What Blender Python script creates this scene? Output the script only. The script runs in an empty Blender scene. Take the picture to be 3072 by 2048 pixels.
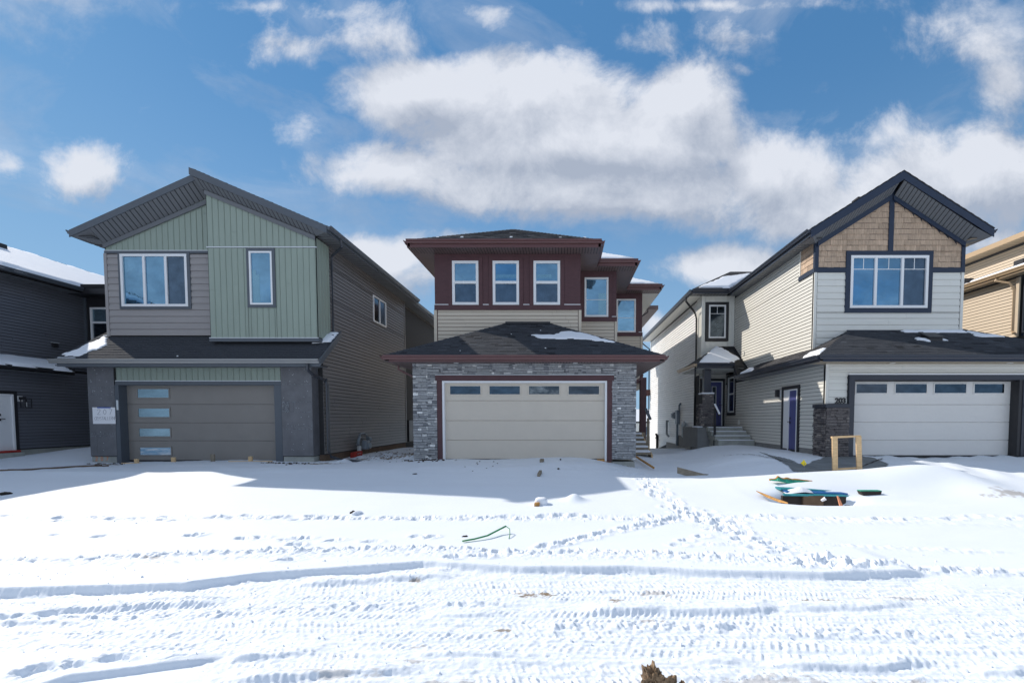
import bpy, bmesh, math, random
import numpy as np
from mathutils import Vector as V
R = math.radians
scn = bpy.context.scene
C = scn.collection

# ------------------------------------------------------------------ camera, light, exposure
CAM_H = 1.25
cd = bpy.data.cameras.new('camera'); cam = bpy.data.objects.new('camera', cd); C.objects.link(cam)
cam.location = (0, 0, CAM_H); cam.rotation_euler = (R(90 - 2.6), 0, 0)
cd.sensor_width = 36; cd.lens = 1365 * 36 / 3072
cd.shift_x = -0.0501; cd.shift_y = 0.0957
cd.clip_start = 0.05; cd.clip_end = 2000
scn.camera = cam

SUN = V((-0.873 * math.cos(R(37.2)), 0.488 * math.cos(R(37.2)), math.sin(R(37.2)))).normalized()
sl = bpy.data.lights.new('sun', 'SUN'); so = bpy.data.objects.new('sun', sl); C.objects.link(so)
sl.energy = 2.0; sl.angle = R(0.53); sl.color = (1.0, 0.92, 0.82)
so.rotation_euler = SUN.to_track_quat('Z', 'Y').to_euler(); so.location = (-30, 30, 40)

vs = scn.view_settings
vs.view_transform = 'Standard'; vs.look = 'None'; vs.exposure = 1.12; vs.gamma = 1; vs.use_curve_mapping = False
scn.render.film_transparent = False
scn.cycles.max_bounces = 8; scn.cycles.diffuse_bounces = 5; scn.cycles.glossy_bounces = 3

w = bpy.data.worlds.new('World'); scn.world = w; w.use_nodes = True
nt = w.node_tree; nt.nodes.clear(); N = nt.nodes.new; L = nt.links.new
wo = N('ShaderNodeOutputWorld'); bg = N('ShaderNodeBackground'); bg.inputs['Strength'].default_value = 0.12
sky = N('ShaderNodeTexSky'); sky.sky_type = 'NISHITA'; sky.sun_disc = False
sky.sun_elevation = R(37.2); sky.sun_rotation = R(-60.8)
sky.air_density = 1.0; sky.dust_density = 0.35; sky.ozone_density = 3.0; sky.altitude = 700
tc = N('ShaderNodeTexCoord')
# cloud density as a node group: direction -> density
BL = [(-0.1,0.675,0.4,0.11,1.6),(-0.3,0.7,0.22,0.08,1.4),(0.02,0.6,0.44,0.13,1.9),(0.05,0.5,0.5,0.09,1.7),(-0.38,0.53,0.2,0.08,1.25),(0.25,0.68,0.17,0.1,1.4),(0.173,0.59,0.26,0.11,1.8),(0.86,0.51,0.32,0.13,1.6),(0.45,0.51,0.22,0.13,1.6),(0.65,0.44,0.5,0.08,1.5),(0.68,0.6,0.1,0.05,0.6),(-1.03,0.528,0.12,0.08,1.35),(-0.584,0.785,0.11,0.05,0.62),(-0.381,0.805,0.13,0.06,0.6),(-0.46,0.855,0.2,0.03,0.35),(0.176,0.798,0.075,0.04,0.5),(0.392,0.815,0.1,0.045,0.42),(0.9,0.8,0.15,0.1,0.72),(0.939,0.7,0.1,0.09,0.62),(-0.399,0.34,0.15,0.07,1.3),(0.326,0.326,0.17,0.055,1.3),(-0.238,0.391,0.08,0.02,0.55),(-0.169,0.859,0.07,0.035,0.5),(-0.619,0.874,0.12,0.022,0.42),(0.327,0.877,0.24,0.016,0.45),(-1.206,0.542,0.045,0.032,0.6),(0.195,0.21,0.06,0.037,0.95),(-0.552,0.623,0.06,0.036,0.4),(0.403,0.744,0.055,0.016,0.35),(-0.315,0.303,0.113,0.056,0.75),(0.926,0.377,0.14,0.07,0.8)]
g = bpy.data.node_groups.new('cloud_density', 'ShaderNodeTree')
g.interface.new_socket('uv', in_out='INPUT', socket_type='NodeSocketVector')
g.interface.new_socket('density', in_out='OUTPUT', socket_type='NodeSocketFloat')
gi = g.nodes.new('NodeGroupInput'); go = g.nodes.new('NodeGroupOutput')
def gn(t, **k):
    n = g.nodes.new(t)
    for a, b in k.items(): setattr(n, a, b)
    return n
nz = gn('ShaderNodeTexNoise'); nz.inputs['Scale'].default_value = 5.0; nz.inputs['Detail'].default_value = 12; nz.inputs['Roughness'].default_value = 0.66; nz.inputs['Distortion'].default_value = 0.25
g.links.new(gi.outputs[0], nz.inputs['Vector'])
wz = gn('ShaderNodeTexNoise'); wz.inputs['Scale'].default_value = 3.2; wz.inputs['Detail'].default_value = 3
g.links.new(gi.outputs[0], wz.inputs['Vector'])
s1 = gn('ShaderNodeVectorMath', operation='SUBTRACT'); s1.inputs[1].default_value = (0.5, 0.5, 0.5); g.links.new(wz.outputs['Color'], s1.inputs[0])
s2 = gn('ShaderNodeVectorMath', operation='MULTIPLY'); s2.inputs[1].default_value = (0.14, 0.06, 0); g.links.new(s1.outputs[0], s2.inputs[0])
s3 = gn('ShaderNodeVectorMath', operation='ADD'); g.links.new(gi.outputs[0], s3.inputs[0]); g.links.new(s2.outputs[0], s3.inputs[1])
last = None
for (cx, cy, rx, ry, st) in BL:
    a = gn('ShaderNodeVectorMath', operation='SUBTRACT'); a.inputs[1].default_value = (cx, cy, 0); g.links.new(s3.outputs[0], a.inputs[0])
    b = gn('ShaderNodeVectorMath', operation='MULTIPLY'); b.inputs[1].default_value = (1 / rx, 1 / ry, 0); g.links.new(a.outputs[0], b.inputs[0])
    c_ = gn('ShaderNodeVectorMath', operation='LENGTH'); g.links.new(b.outputs[0], c_.inputs[0])
    d = gn('ShaderNodeMath', operation='MULTIPLY_ADD'); d.inputs[1].default_value = -st; d.inputs[2].default_value = st; g.links.new(c_.outputs['Value'], d.inputs[0])
    if last is None: last = d
    else:
        m = gn('ShaderNodeMath', operation='SMOOTH_MAX'); m.inputs[2].default_value = 0.25
        g.links.new(last.outputs[0], m.inputs[0]); g.links.new(d.outputs[0], m.inputs[1]); last = m
lo = gn('ShaderNodeMath', operation='MAXIMUM'); lo.inputs[1].default_value = -0.55; g.links.new(last.outputs[0], lo.inputs[0])
ns = gn('ShaderNodeMath', operation='MULTIPLY_ADD'); ns.inputs[1].default_value = 2.7; ns.inputs[2].default_value = -1.26; g.links.new(nz.outputs['Fac'], ns.inputs[0])
ad = gn('ShaderNodeMath', operation='ADD'); g.links.new(lo.outputs[0], ad.inputs[0]); g.links.new(ns.outputs[0], ad.inputs[1])
g.links.new(ad.outputs[0], go.inputs[0])
# direction -> (x/|y|, z/|y|)
sep = N('ShaderNodeSeparateXYZ'); L(tc.outputs['Generated'], sep.inputs[0])
ab = N('ShaderNodeMath'); ab.operation = 'ABSOLUTE'; L(sep.outputs['Y'], ab.inputs[0])
mx = N('ShaderNodeMath'); mx.operation = 'MAXIMUM'; mx.inputs[1].default_value = 0.12; L(ab.outputs[0], mx.inputs[0])
du = N('ShaderNodeMath'); du.operation = 'DIVIDE'; L(sep.outputs['X'], du.inputs[0]); L(mx.outputs[0], du.inputs[1])
dv = N('ShaderNodeMath'); dv.operation = 'DIVIDE'; L(sep.outputs['Z'], dv.inputs[0]); L(mx.outputs[0], dv.inputs[1])
cb = N('ShaderNodeCombineXYZ'); L(du.outputs[0], cb.inputs[0]); L(dv.outputs[0], cb.inputs[1])
g1 = N('ShaderNodeGroup'); g1.node_tree = g; L(cb.outputs[0], g1.inputs[0])
of = N('ShaderNodeVectorMath'); of.operation = 'ADD'; of.inputs[1].default_value = (-0.03, 0.075, 0); L(cb.outputs[0], of.inputs[0])
g2 = N('ShaderNodeGroup'); g2.node_tree = g; L(of.outputs[0], g2.inputs[0])
gz = N('ShaderNodeTexNoise'); gz.inputs['Scale'].default_value = 2.6; gz.inputs['Detail'].default_value = 8; gz.inputs['Roughness'].default_value = .58
gmap = N('ShaderNodeMapping'); gmap.inputs['Scale'].default_value = (1, 1, 1.8); L(tc.outputs['Generated'], gmap.inputs[0]); L(gmap.outputs[0], gz.inputs['Vector'])
gd = N('ShaderNodeMapRange'); gd.inputs['From Min'].default_value = .40; gd.inputs['From Max'].default_value = .56; gd.inputs['To Min'].default_value = 0; gd.inputs['To Max'].default_value = .85; gd.clamp = True; L(gz.outputs['Fac'], gd.inputs['Value'])
# the blobs describe the sky from straight ahead up to ~45 degrees; beyond that more cloud is added, out of view, to raise the ambient light
rd = N('ShaderNodeVectorMath'); rd.operation = 'LENGTH'; sc_ = N('ShaderNodeVectorMath'); sc_.operation = 'MULTIPLY'; sc_.inputs[1].default_value = (.72, 1.0, 0); L(cb.outputs[0], sc_.inputs[0]); L(sc_.outputs[0], rd.inputs[0])
om = N('ShaderNodeMapRange'); om.inputs['From Min'].default_value = .98; om.inputs['From Max'].default_value = 1.25; L(rd.outputs['Value'], om.inputs['Value'])
bk = N('ShaderNodeMapRange'); bk.inputs['From Min'].default_value = .1; bk.inputs['From Max'].default_value = -.1; L(sep.outputs['Y'], bk.inputs['Value'])
mo = N('ShaderNodeMath'); mo.operation = 'MAXIMUM'; L(om.outputs[0], mo.inputs[0]); L(bk.outputs[0], mo.inputs[1])
al = N('ShaderNodeMapRange'); al.interpolation_type = 'SMOOTHSTEP'; al.inputs['From Min'].default_value = -0.04; al.inputs['From Max'].default_value = 0.85; al.inputs['To Max'].default_value = 0.95
mxd = N('ShaderNodeMix'); mxd.data_type = 'FLOAT'; L(mo.outputs[0], mxd.inputs['Factor']); L(g1.outputs[0], mxd.inputs['A']); L(gd.outputs[0], mxd.inputs['B'])
L(mxd.outputs['Result'], al.inputs['Value'])
df = N('ShaderNodeMath'); df.operation = 'SUBTRACT'; L(g1.outputs[0], df.inputs[0]); L(g2.outputs[0], df.inputs[1])
sh = N('ShaderNodeMapRange'); sh.inputs['From Min'].default_value = -0.55; sh.inputs['From Max'].default_value = 0.75; L(df.outputs[0], sh.inputs['Value'])
cr = N('ShaderNodeMix'); cr.data_type = 'RGBA'; L(sh.outputs[0], cr.inputs['Factor'])
cr.inputs['A'].default_value = (1.6, 1.8, 2.2, 1); cr.inputs['B'].default_value = (3.0, 3.12, 3.4, 1)
cm = N('ShaderNodeMix'); cm.data_type = 'RGBA'; wn = N('ShaderNodeTexNoise'); wn.inputs['Scale'].default_value = 3.4; wn.inputs['Detail'].default_value = 10; wn.inputs['Roughness'].default_value = .62; wn.inputs['Distortion'].default_value = .5; wmp = N('ShaderNodeMapping'); wmp.inputs['Scale'].default_value = (1, 1, 2.2); wmp.inputs['Location'].default_value = (4.1, 2.2, .7); L(tc.outputs['Generated'], wmp.inputs[0]); L(wmp.outputs[0], wn.inputs['Vector'])
wr = N('ShaderNodeMapRange'); wr.inputs['From Min'].default_value = .50; wr.inputs['From Max'].default_value = .78; wr.inputs['To Max'].default_value = .5; L(wn.outputs['Fac'], wr.inputs['Value'])
wx = N('ShaderNodeMath'); wx.operation = 'MAXIMUM'; L(al.outputs[0], wx.inputs[0]); L(wr.outputs[0], wx.inputs[1])
L(wx.outputs[0], cm.inputs['Factor'])
gam = N('ShaderNodeGamma'); gam.inputs['Gamma'].default_value = 0.6; L(sky.outputs[0], gam.inputs[0])
tint = N('ShaderNodeMix'); tint.data_type = 'RGBA'; tint.blend_type = 'MULTIPLY'; tint.inputs['Factor'].default_value = 1
L(gam.outputs[0], tint.inputs['A']); tint.inputs['B'].default_value = (0.31, 0.58, 0.80, 1)
flat = N('ShaderNodeMix'); flat.data_type = 'RGBA'; flat.inputs['Factor'].default_value = 0.4; L(tint.outputs['Result'], flat.inputs['A']); flat.inputs['B'].default_value = (0.36, 1.10, 2.3, 1)
hz = N('ShaderNodeMapRange'); hz.interpolation_type = 'SMOOTHSTEP'; hz.inputs['From Min'].default_value = .60; hz.inputs['From Max'].default_value = -.05; hz.inputs['To Max'].default_value = .88; L(sep.outputs['Z'], hz.inputs['Value'])
hzm = N('ShaderNodeMix'); hzm.data_type = 'RGBA'; L(hz.outputs[0], hzm.inputs['Factor']); L(flat.outputs['Result'], hzm.inputs['A']); hzm.inputs['B'].default_value = (1.35, 2.1, 2.9, 1)
L(hzm.outputs['Result'], cm.inputs['A']); L(cr.outputs['Result'], cm.inputs['B'])
L(cm.outputs['Result'], bg.inputs['Color']); L(bg.outputs[0], wo.inputs[0])

# ------------------------------------------------------------------ materials
def mat(name, col, rough=0.6, var=0.0, noise=0.0, nscale=(8, 8, 8), bump=0.0, bscale=60, metallic=0.0, spec=0.5, col2=None, ramp=None, dust=0.0):
    m = bpy.data.materials.new(name); m.use_nodes = True
    t = m.node_tree; p = t.nodes['Principled BSDF']; n = t.nodes.new; l = t.links.new
    p.inputs['Roughness'].default_value = rough; p.inputs['Metallic'].default_value = metallic
    p.inputs['Specular IOR Level'].default_value = spec
    rgb = n('ShaderNodeRGB'); rgb.outputs[0].default_value = (*col, 1); out = rgb.outputs[0]
    geo = n('ShaderNodeNewGeometry'); tcn = n('ShaderNodeTexCoord')
    mp = n('ShaderNodeMapping'); mp.inputs['Scale'].default_value = nscale; l(geo.outputs['Position'], mp.inputs[0])
    if ramp:
        r = n('ShaderNodeValToRGB'); r.color_ramp.elements[0].color = (*ramp[0][1], 1); r.color_ramp.elements[0].position = ramp[0][0]
        r.color_ramp.elements[1].color = (*ramp[-1][1], 1); r.color_ramp.elements[1].position = ramp[-1][0]
        for ps, c in ramp[1:-1]:
            e = r.color_ramp.elements.new(ps); e.color = (*c, 1)
        l(geo.outputs['Random Per Island'], r.inputs[0]); out = r.outputs[0]
    if var:
        mr = n('ShaderNodeMapRange'); mr.inputs['To Min'].default_value = 1 - var; mr.inputs['To Max'].default_value = 1 + var
        l(geo.outputs['Random Per Island'], mr.inputs['Value'])
        x = n('ShaderNodeVectorMath'); x.operation = 'SCALE'; l(out, x.inputs[0]); l(mr.outputs[0], x.inputs['Scale']); out = x.outputs[0]
    if noise:
        z = n('ShaderNodeTexNoise'); z.inputs['Scale'].default_value = 1; z.inputs['Detail'].default_value = 6; z.inputs['Roughness'].default_value = .65; l(mp.outputs[0], z.inputs['Vector'])
        if col2:
            mr = n('ShaderNodeMapRange'); mr.inputs['From Min'].default_value = 0.45; mr.inputs['From Max'].default_value = 0.65; mr.inputs['To Max'].default_value = noise
            l(z.outputs['Fac'], mr.inputs['Value']); x = n('ShaderNodeMix'); x.data_type = 'RGBA'; l(mr.outputs[0], x.inputs['Factor']); l(out, x.inputs['A']); x.inputs['B'].default_value = (*col2, 1); out = x.outputs['Result']
        else:
            mr = n('ShaderNodeMapRange'); mr.inputs['From Min'].default_value = .25; mr.inputs['From Max'].default_value = .75; mr.inputs['To Min'].default_value = 1 - noise; mr.inputs['To Max'].default_value = 1 + noise
            l(z.outputs['Fac'], mr.inputs['Value']); x = n('ShaderNodeVectorMath'); x.operation = 'SCALE'; l(out, x.inputs[0]); l(mr.outputs[0], x.inputs['Scale']); out = x.outputs[0]
    if dust:
        z2 = n('ShaderNodeTexNoise'); z2.inputs['Scale'].default_value = 45; z2.inputs['Detail'].default_value = 2; l(geo.outputs['Position'], z2.inputs['Vector'])
        mr = n('ShaderNodeMapRange'); mr.inputs['From Min'].default_value = .70; mr.inputs['From Max'].default_value = .76; mr.inputs['To Max'].default_value = dust
        l(z2.outputs['Fac'], mr.inputs['Value']); x = n('ShaderNodeMix'); x.data_type = 'RGBA'; l(mr.outputs[0], x.inputs['Factor']); l(out, x.inputs['A']); x.inputs['B'].default_value = (.6, .62, .66, 1); out = x.outputs['Result']
    l(out, p.inputs['Base Color'])
    if bump:
        bz = n('ShaderNodeTexNoise'); bz.inputs['Scale'].default_value = bscale; bz.inputs['Detail'].default_value = 4; l(geo.outputs['Position'], bz.inputs['Vector'])
        bp = n('ShaderNodeBump'); bp.inputs['Strength'].default_value = bump; bp.inputs['Distance'].default_value = 0.01; l(bz.outputs['Fac'], bp.inputs['Height']); l(bp.outputs[0], p.inputs['Normal'])
    return m
M = {}
M['green'] = mat('green_vinyl', (0.28, 0.335, 0.285), .55, .04, .06, (3, 3, 1))
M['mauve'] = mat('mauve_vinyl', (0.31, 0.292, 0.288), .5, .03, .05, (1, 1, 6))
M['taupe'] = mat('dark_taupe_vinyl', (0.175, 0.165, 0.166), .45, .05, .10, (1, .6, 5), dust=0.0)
M['charcoal'] = mat('charcoal_metal', (0.085, 0.1, 0.12), .4, .03, .05)
M['charcoal_wall'] = mat('charcoal_core', (.03, .03, .032), .8)  # dark core, shown in the slits between boards as painted lap shade
M['downs'] = mat('dark_downspout', (.045, .05, .062), .35)
M['frostbounce'] = mat('frost_bounce_vinyl', (.78, .785, .78), .5, .05, .08, (1, 1, 6))  # frosty vinyl, whitened further as bounce light painted into the colour
M['gap'] = mat('shadow_gap_core', (.05, .05, .052), .9)  # darkened backing; its slits between pale boards stand in for shadow lines
M['highlit'] = mat('highlit_gutter_metal', (0.3, 0.3, 0.295), .3, metallic=.3)  # gutter metal lightened, the highlight painted into its colour
M['gdoor'] = mat('taupe_garage_door', (0.24, 0.222, 0.203), .5, .015, .05, (2, 2, 2), bump=.15, bscale=250)
M['sheath'] = mat('black_sheathing', (0.135, 0.137, 0.148), .6, .22, .22, (3, 3, 3), dust=.35)
M['dusty'] = mat('dusty_seam', (.11, .115, .125), .9, 0, .6, (30, 30, 30), col2=(.36, .385, .42))
M['concrete'] = mat('concrete', (0.36, 0.37, 0.34), .9, .05, .25, (3, 3, 3), bump=.3, bscale=40)
M['concrete_dark'] = mat('wet_concrete', (0.19, 0.21, 0.22), .8, .05, .25, (2, 2, 2), bump=.2)
M['footing'] = mat('brown_footing', (.14, .095, .065), .9, .1, .3, (4, 4, 1))
M['parge'] = mat('grey_parging', (0.24, 0.24, 0.235), .9, 0, .15, (3, 3, 3), bump=.3)
M['white'] = mat('white_pvc', (.80, .81, .82), .4)
M['whiteline'] = mat('white_flashing', (.62, .66, .68), .4)
M['brown'] = mat('burgundy_brown_board', (0.085, 0.035, 0.04), .6, .08, .15, (4, 4, 12), dust=.12)
M['brownmetal'] = mat('burgundy_brown_metal', (0.12, 0.052, 0.052), .32, 0, .05)
M['brownsoffit'] = mat('brown_soffit', (0.17, 0.12, 0.115), .5, .1, .1)
M['beige'] = mat('beige_vinyl', (0.6, 0.53, 0.43), .5, .03, .04, (1, 1, 5))
M['beigedoor'] = mat('beige_garage_door', (0.64, 0.575, 0.485), .5, .01, .03, (2, 2, 2), bump=.12, bscale=300)
M['stone'] = mat('grey_ledgestone', (0.2, 0.2, 0.2), .8, 0, .35, (16, 16, 30), bump=1.0, bscale=55,
                 ramp=[(0, (.15, .16, .175)), (.4, (.29, .30, .315)), (.78, (.45, .455, .46)), (.86, (.60, .60, .59)), (1, (.88, .88, .86))])
M['stonedark'] = mat('dark_ledgestone', (0.1, 0.1, 0.1), .8, 0, .45, (16, 16, 30), bump=1.0, bscale=55,
                     ramp=[(0, (.06, .056, .058)), (.5, (.145, .13, .13)), (.9, (.26, .235, .22)), (1, (.42, .37, .32))])
M['mortar'] = mat('mortar', (.05, .052, .056), .95)
M['shingle'] = mat('black_asphalt_shingle', (0.055, 0.06, 0.07), .93, .5, .45, (40, 40, 40), bump=.6, bscale=180, spec=.15)
M['shingle2'] = mat('charcoal_asphalt_shingle', (0.07, 0.07, 0.075), .93, .4, .45, (40, 40, 40), bump=.6, bscale=180, spec=.15)
M['roofcore'] = mat('roof_deck', (.02, .02, .022), .95)
M['snow'] = mat('snow', (0.85, 0.885, 0.935), .65, 0, .0, bump=.25, bscale=90, spec=.3)
M['lights'] = mat('light_grey_vinyl', (0.72, 0.715, 0.665), .5, .03, .03, (1, 1, 5))
M['creams'] = mat('cream_side_vinyl', (0.65, 0.64, 0.59), .5, .03, .04, (1, 1, 5))
M['navy'] = mat('navy_board', (0.015, 0.028, 0.058), .5, .05, .12, (4, 4, 10))
M['navymetal'] = mat('dark_navy_metal', (0.03, 0.036, 0.052), .3)
M['shake'] = mat('tan_shake', (0.47, 0.345, 0.245), .7, .22, .35, (45, 45, 3), bump=.9, bscale=70)
M['greydoor'] = mat('light_garage_door', (0.74, 0.72, 0.685), .5, .01, .02, (2, 2, 2), bump=.12, bscale=300)
M['purple'] = mat('purple_blue_door', (0.075, 0.085, 0.25), .45)
M['darkvinyl'] = mat('blue_black_vinyl', (0.135, 0.145, 0.17), .5, .08, .12, (1, .6, 5), dust=.15)
M['darksoffit'] = mat('dark_soffit', (0.14, 0.148, 0.16), .5, .08, .05)
M['tan'] = mat('tan_vinyl', (0.58, 0.48, 0.36), .5, .03, .04, (1, 1, 5))
M['tanmetal'] = mat('tan_metal', (.50, .36, .22), .4)
M['tansoffit'] = mat('tan_soffit', (.42, .34, .24), .5, .05)
M['glass'] = mat('sky_reflecting_glass', (.17, .34, .50), .03, .10, .22, (1.3, 1.3, 2.2), metallic=1, bump=.35, bscale=2.2)
M['glassroom'] = mat('room_behind_glass', (.20, .38, .50), .12, 0, .1, (1.5, 1.5, 1.5), metallic=.9)
M['glassdark'] = mat('screened_glass', (.10, .15, .21), .22, 0, .3, (3, 3, 3), metallic=1)
M['glassgar'] = mat('garage_glass', (.085, .11, .14), .08, 0, .4, (3, 3, 6), metallic=1)
M['glassteal'] = mat('frosted_teal_glass', (.24, .36, .43), .25, 0, .18, (2, 2, 9), metallic=.85)
M['film'] = mat('wrinkled_film_glass', (.20, .36, .50), .25, 0, .9, (2.5, 2.5, 14), col2=(.62, .66, .70), metallic=.5)
M['torn'] = mat('torn_film_glass', (.05, .07, .09), .2, 0, .9, (3.5, 3.5, 6), col2=(.30, .33, .34), metallic=.5)
M['black'] = mat('black_paint', (0.022, 0.022, 0.026), .45)
M['meter'] = mat('grey_meter_paint', (0.26, 0.3, 0.34), .5, 0, .1)
M['wood'] = mat('pine_lumber', (0.72, 0.5, 0.27), .7, .1, .25, (6, 6, 40))
M['woodold'] = mat('weathered_wood', (0.27, 0.23, 0.175), .85, .15, .35, (8, 30, 8), bump=.5)
M['woodorange'] = mat('orange_plywood', (.52, .27, .08), .8, .1, .4, (10, 30, 10), bump=.5)
M['greenboard'] = mat('green_painted_board', (.015, .30, .19), .5, .05, .2)
M['blueboard'] = mat('blue_painted_board', (.01, .13, .38), .5, .15, .2)
M['tealboard'] = mat('teal_painted_edge', (.02, .28, .32), .5, .15, .3)
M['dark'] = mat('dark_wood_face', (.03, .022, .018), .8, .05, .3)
M['brownbox'] = mat('brown_cardboard', (.13, .085, .05), .85, .05, .2)
M['yellow'] = mat('yellow_flag', (.85, .68, .02), .6)
M['hose'] = mat('green_strap', (0.035, 0.26, 0.09), .5)
M['red'] = mat('red_cloth', (.38, .035, .025), .9, 0, .4, (10, 10, 10), bump=1, bscale=30)
M['paper'] = mat('white_paper', (.82, .82, .84), .8)
M['tape'] = mat('blue_tape', (.03, .10, .42), .6)
M['ink'] = mat('pencil_ink', (.28, .28, .31), .8)
M['spray'] = mat('orange_spray', (.72, .30, .16), .9)
M['soil'] = mat('frozen_soil', (.20, .135, .08), .95, .2, .6, (30, 30, 30), col2=(.42, .30, .19), bump=1, bscale=25)
M['dirt'] = mat('dark_soil', (.045, .035, .028), .95, .3, .3, (20, 20, 20), bump=1, bscale=25)
M['lens'] = mat('white_lens', (.8, .8, .78), .3)

# ------------------------------------------------------------------ mesh helpers
W = {}
def thing(name, label, cat, loc, group=None):
    o = bpy.data.objects.new(name, None); C.objects.link(o); o.location = loc; o.empty_display_size = .2
    o['label'] = label; o['category'] = cat
    if group: o['group'] = group
    W[o] = V(loc); return o
class MB:
    def __init__(s): s.v = []; s.f = []
    def add(s, vs_, fs):
        b = len(s.v); s.v += [V(p) for p in vs_]; s.f += [tuple(i + b for i in q) for q in fs]; return s
    def obox(s, o, a, b, c):
        o, a, b, c = V(o), V(a), V(b), V(c)
        return s.add([o, o + a, o + a + b, o + b, o + c, o + a + c, o + a + b + c, o + b + c],
                     [(0, 3, 2, 1), (4, 5, 6, 7), (0, 1, 5, 4), (1, 2, 6, 5), (2, 3, 7, 6), (3, 0, 4, 7)])
    def box(s, x0, x1, y0, y1, z0, z1): return s.obox((x0, y0, z0), (x1 - x0, 0, 0), (0, y1 - y0, 0), (0, 0, z1 - z0))
    def prism(s, pts, d):
        pts = [V(p) for p in pts]; d = V(d); n = len(pts)
        return s.add(pts + [p + d for p in pts], [tuple(range(n))[::-1], tuple(range(n, 2 * n))] + [(i, (i + 1) % n, (i + 1) % n + n, i + n) for i in range(n)])
    def tube(s, path, r, n=8, flat=None):
        path = [V(p) for p in path]; k = len(path); b = len(s.v)
        up = V((0, 0, 1))
        for i, p in enumerate(path):
            a = (path[min(i + 1, k - 1)] - path[max(i - 1, 0)]).normalized()
            x = a.cross(up)
            if x.length < .05: x = a.cross(V((0, 1, 0)))
            x.normalize(); y = x.cross(a).normalized()
            rr = r[i] if isinstance(r, (list, tuple)) else r
            for j in range(n):
                t = 2 * math.pi * (j + .5) / n
                s.v.append(p + x * math.cos(t) * rr * (flat or 1) + y * math.sin(t) * rr)
        for i in range(k - 1):
            for j in range(n):
                s.f.append((b + i * n + j, b + i * n + (j + 1) % n, b + (i + 1) * n + (j + 1) % n, b + (i + 1) * n + j))
        s.f.append(tuple(b + j for j in range(n))[::-1]); s.f.append(tuple(b + (k - 1) * n + j for j in range(n)))
        return s
    def disc(s, c, ax, r, h, n=16):
        c, ax = V(c), V(ax).normalized(); return s.tube([c, c + ax * h], r, n)
    def build(s, name, m, parent=None, label=None, bevel=0, smooth=False, kind=None):
        o0 = W.get(parent, V((0, 0, 0)))
        me = bpy.data.meshes.new(name); me.from_pydata([tuple(p - o0) for p in s.v], [], s.f)
        if len(s.f) < 20000:
            bm = bmesh.new(); bm.from_mesh(me); bmesh.ops.recalc_face_normals(bm, faces=bm.faces); bm.to_mesh(me); bm.free()
        me.materials.append(M[m] if isinstance(m, str) else m)
        if smooth: me.shade_smooth()
        o = bpy.data.objects.new(name, me); C.objects.link(o)
        if parent: o.parent = parent
        W[o] = o0
        if label: o['label'] = label
        if kind: o['kind'] = kind
        if bevel:
            b = o.modifiers.new('b', 'BEVEL'); b.width = bevel; b.segments = 2; b.limit_method = 'ANGLE'
        return o
def tag(o, label, cat=None, group=None, kind=None):
    o['label'] = label
    if cat: o['category'] = cat
    if group: o['group'] = group
    if kind: o['kind'] = kind
    return o
def up_thing(mb, name, m, label, cat, group=None, **k):
    """a thing that is one mesh: origin at its base"""
    xs = [p.x for p in mb.v]; ys = [p.y for p in mb.v]; zs = [p.z for p in mb.v]
    c = V(((min(xs) + max(xs)) / 2, (min(ys) + max(ys)) / 2, min(zs)))
    mb.v = [p - c for p in mb.v]; o = mb.build(name, m, None, **k); o.location = c
    return tag(o, label, cat, group)

rng = random.Random(7)
class Kit:
    """collects the pieces of one kind on one thing; the 300 that show largest become objects, the rest one mesh per wall"""
    def __init__(s, single, plural): s.p = []; s.single = single; s.plural = plural
    def add(s, wall, verts, faces, m, size): s.p.append((size, wall, verts, faces, m))
    def finish(s, limit=300, minpx=10):
        s.p.sort(key=lambda q: -q[0]); rest = {}
        for i, (size, wall, verts, faces, m) in enumerate(s.p):
            if i < limit and size * 1365 >= minpx:
                c = verts[0]; me = bpy.data.meshes.new(s.single); me.from_pydata([tuple(p - c) for p in verts], [], faces)
                me.materials.append(M[m]); o = bpy.data.objects.new(s.single, me); C.objects.link(o); o.parent = wall; o.location = c - W[wall]
            else:
                r = rest.setdefault((wall, m), MB()); r.add(verts, faces)
        for (wall, m), r in rest.items():
            me = bpy.data.meshes.new(s.plural); o0 = W[wall]
            me.from_pydata([tuple(p - o0) for p in r.v], [], r.f); me.materials.append(M[m])
            o = bpy.data.objects.new(s.plural, me); C.objects.link(o); o.parent = wall; o['kind'] = 'stuff'

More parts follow.
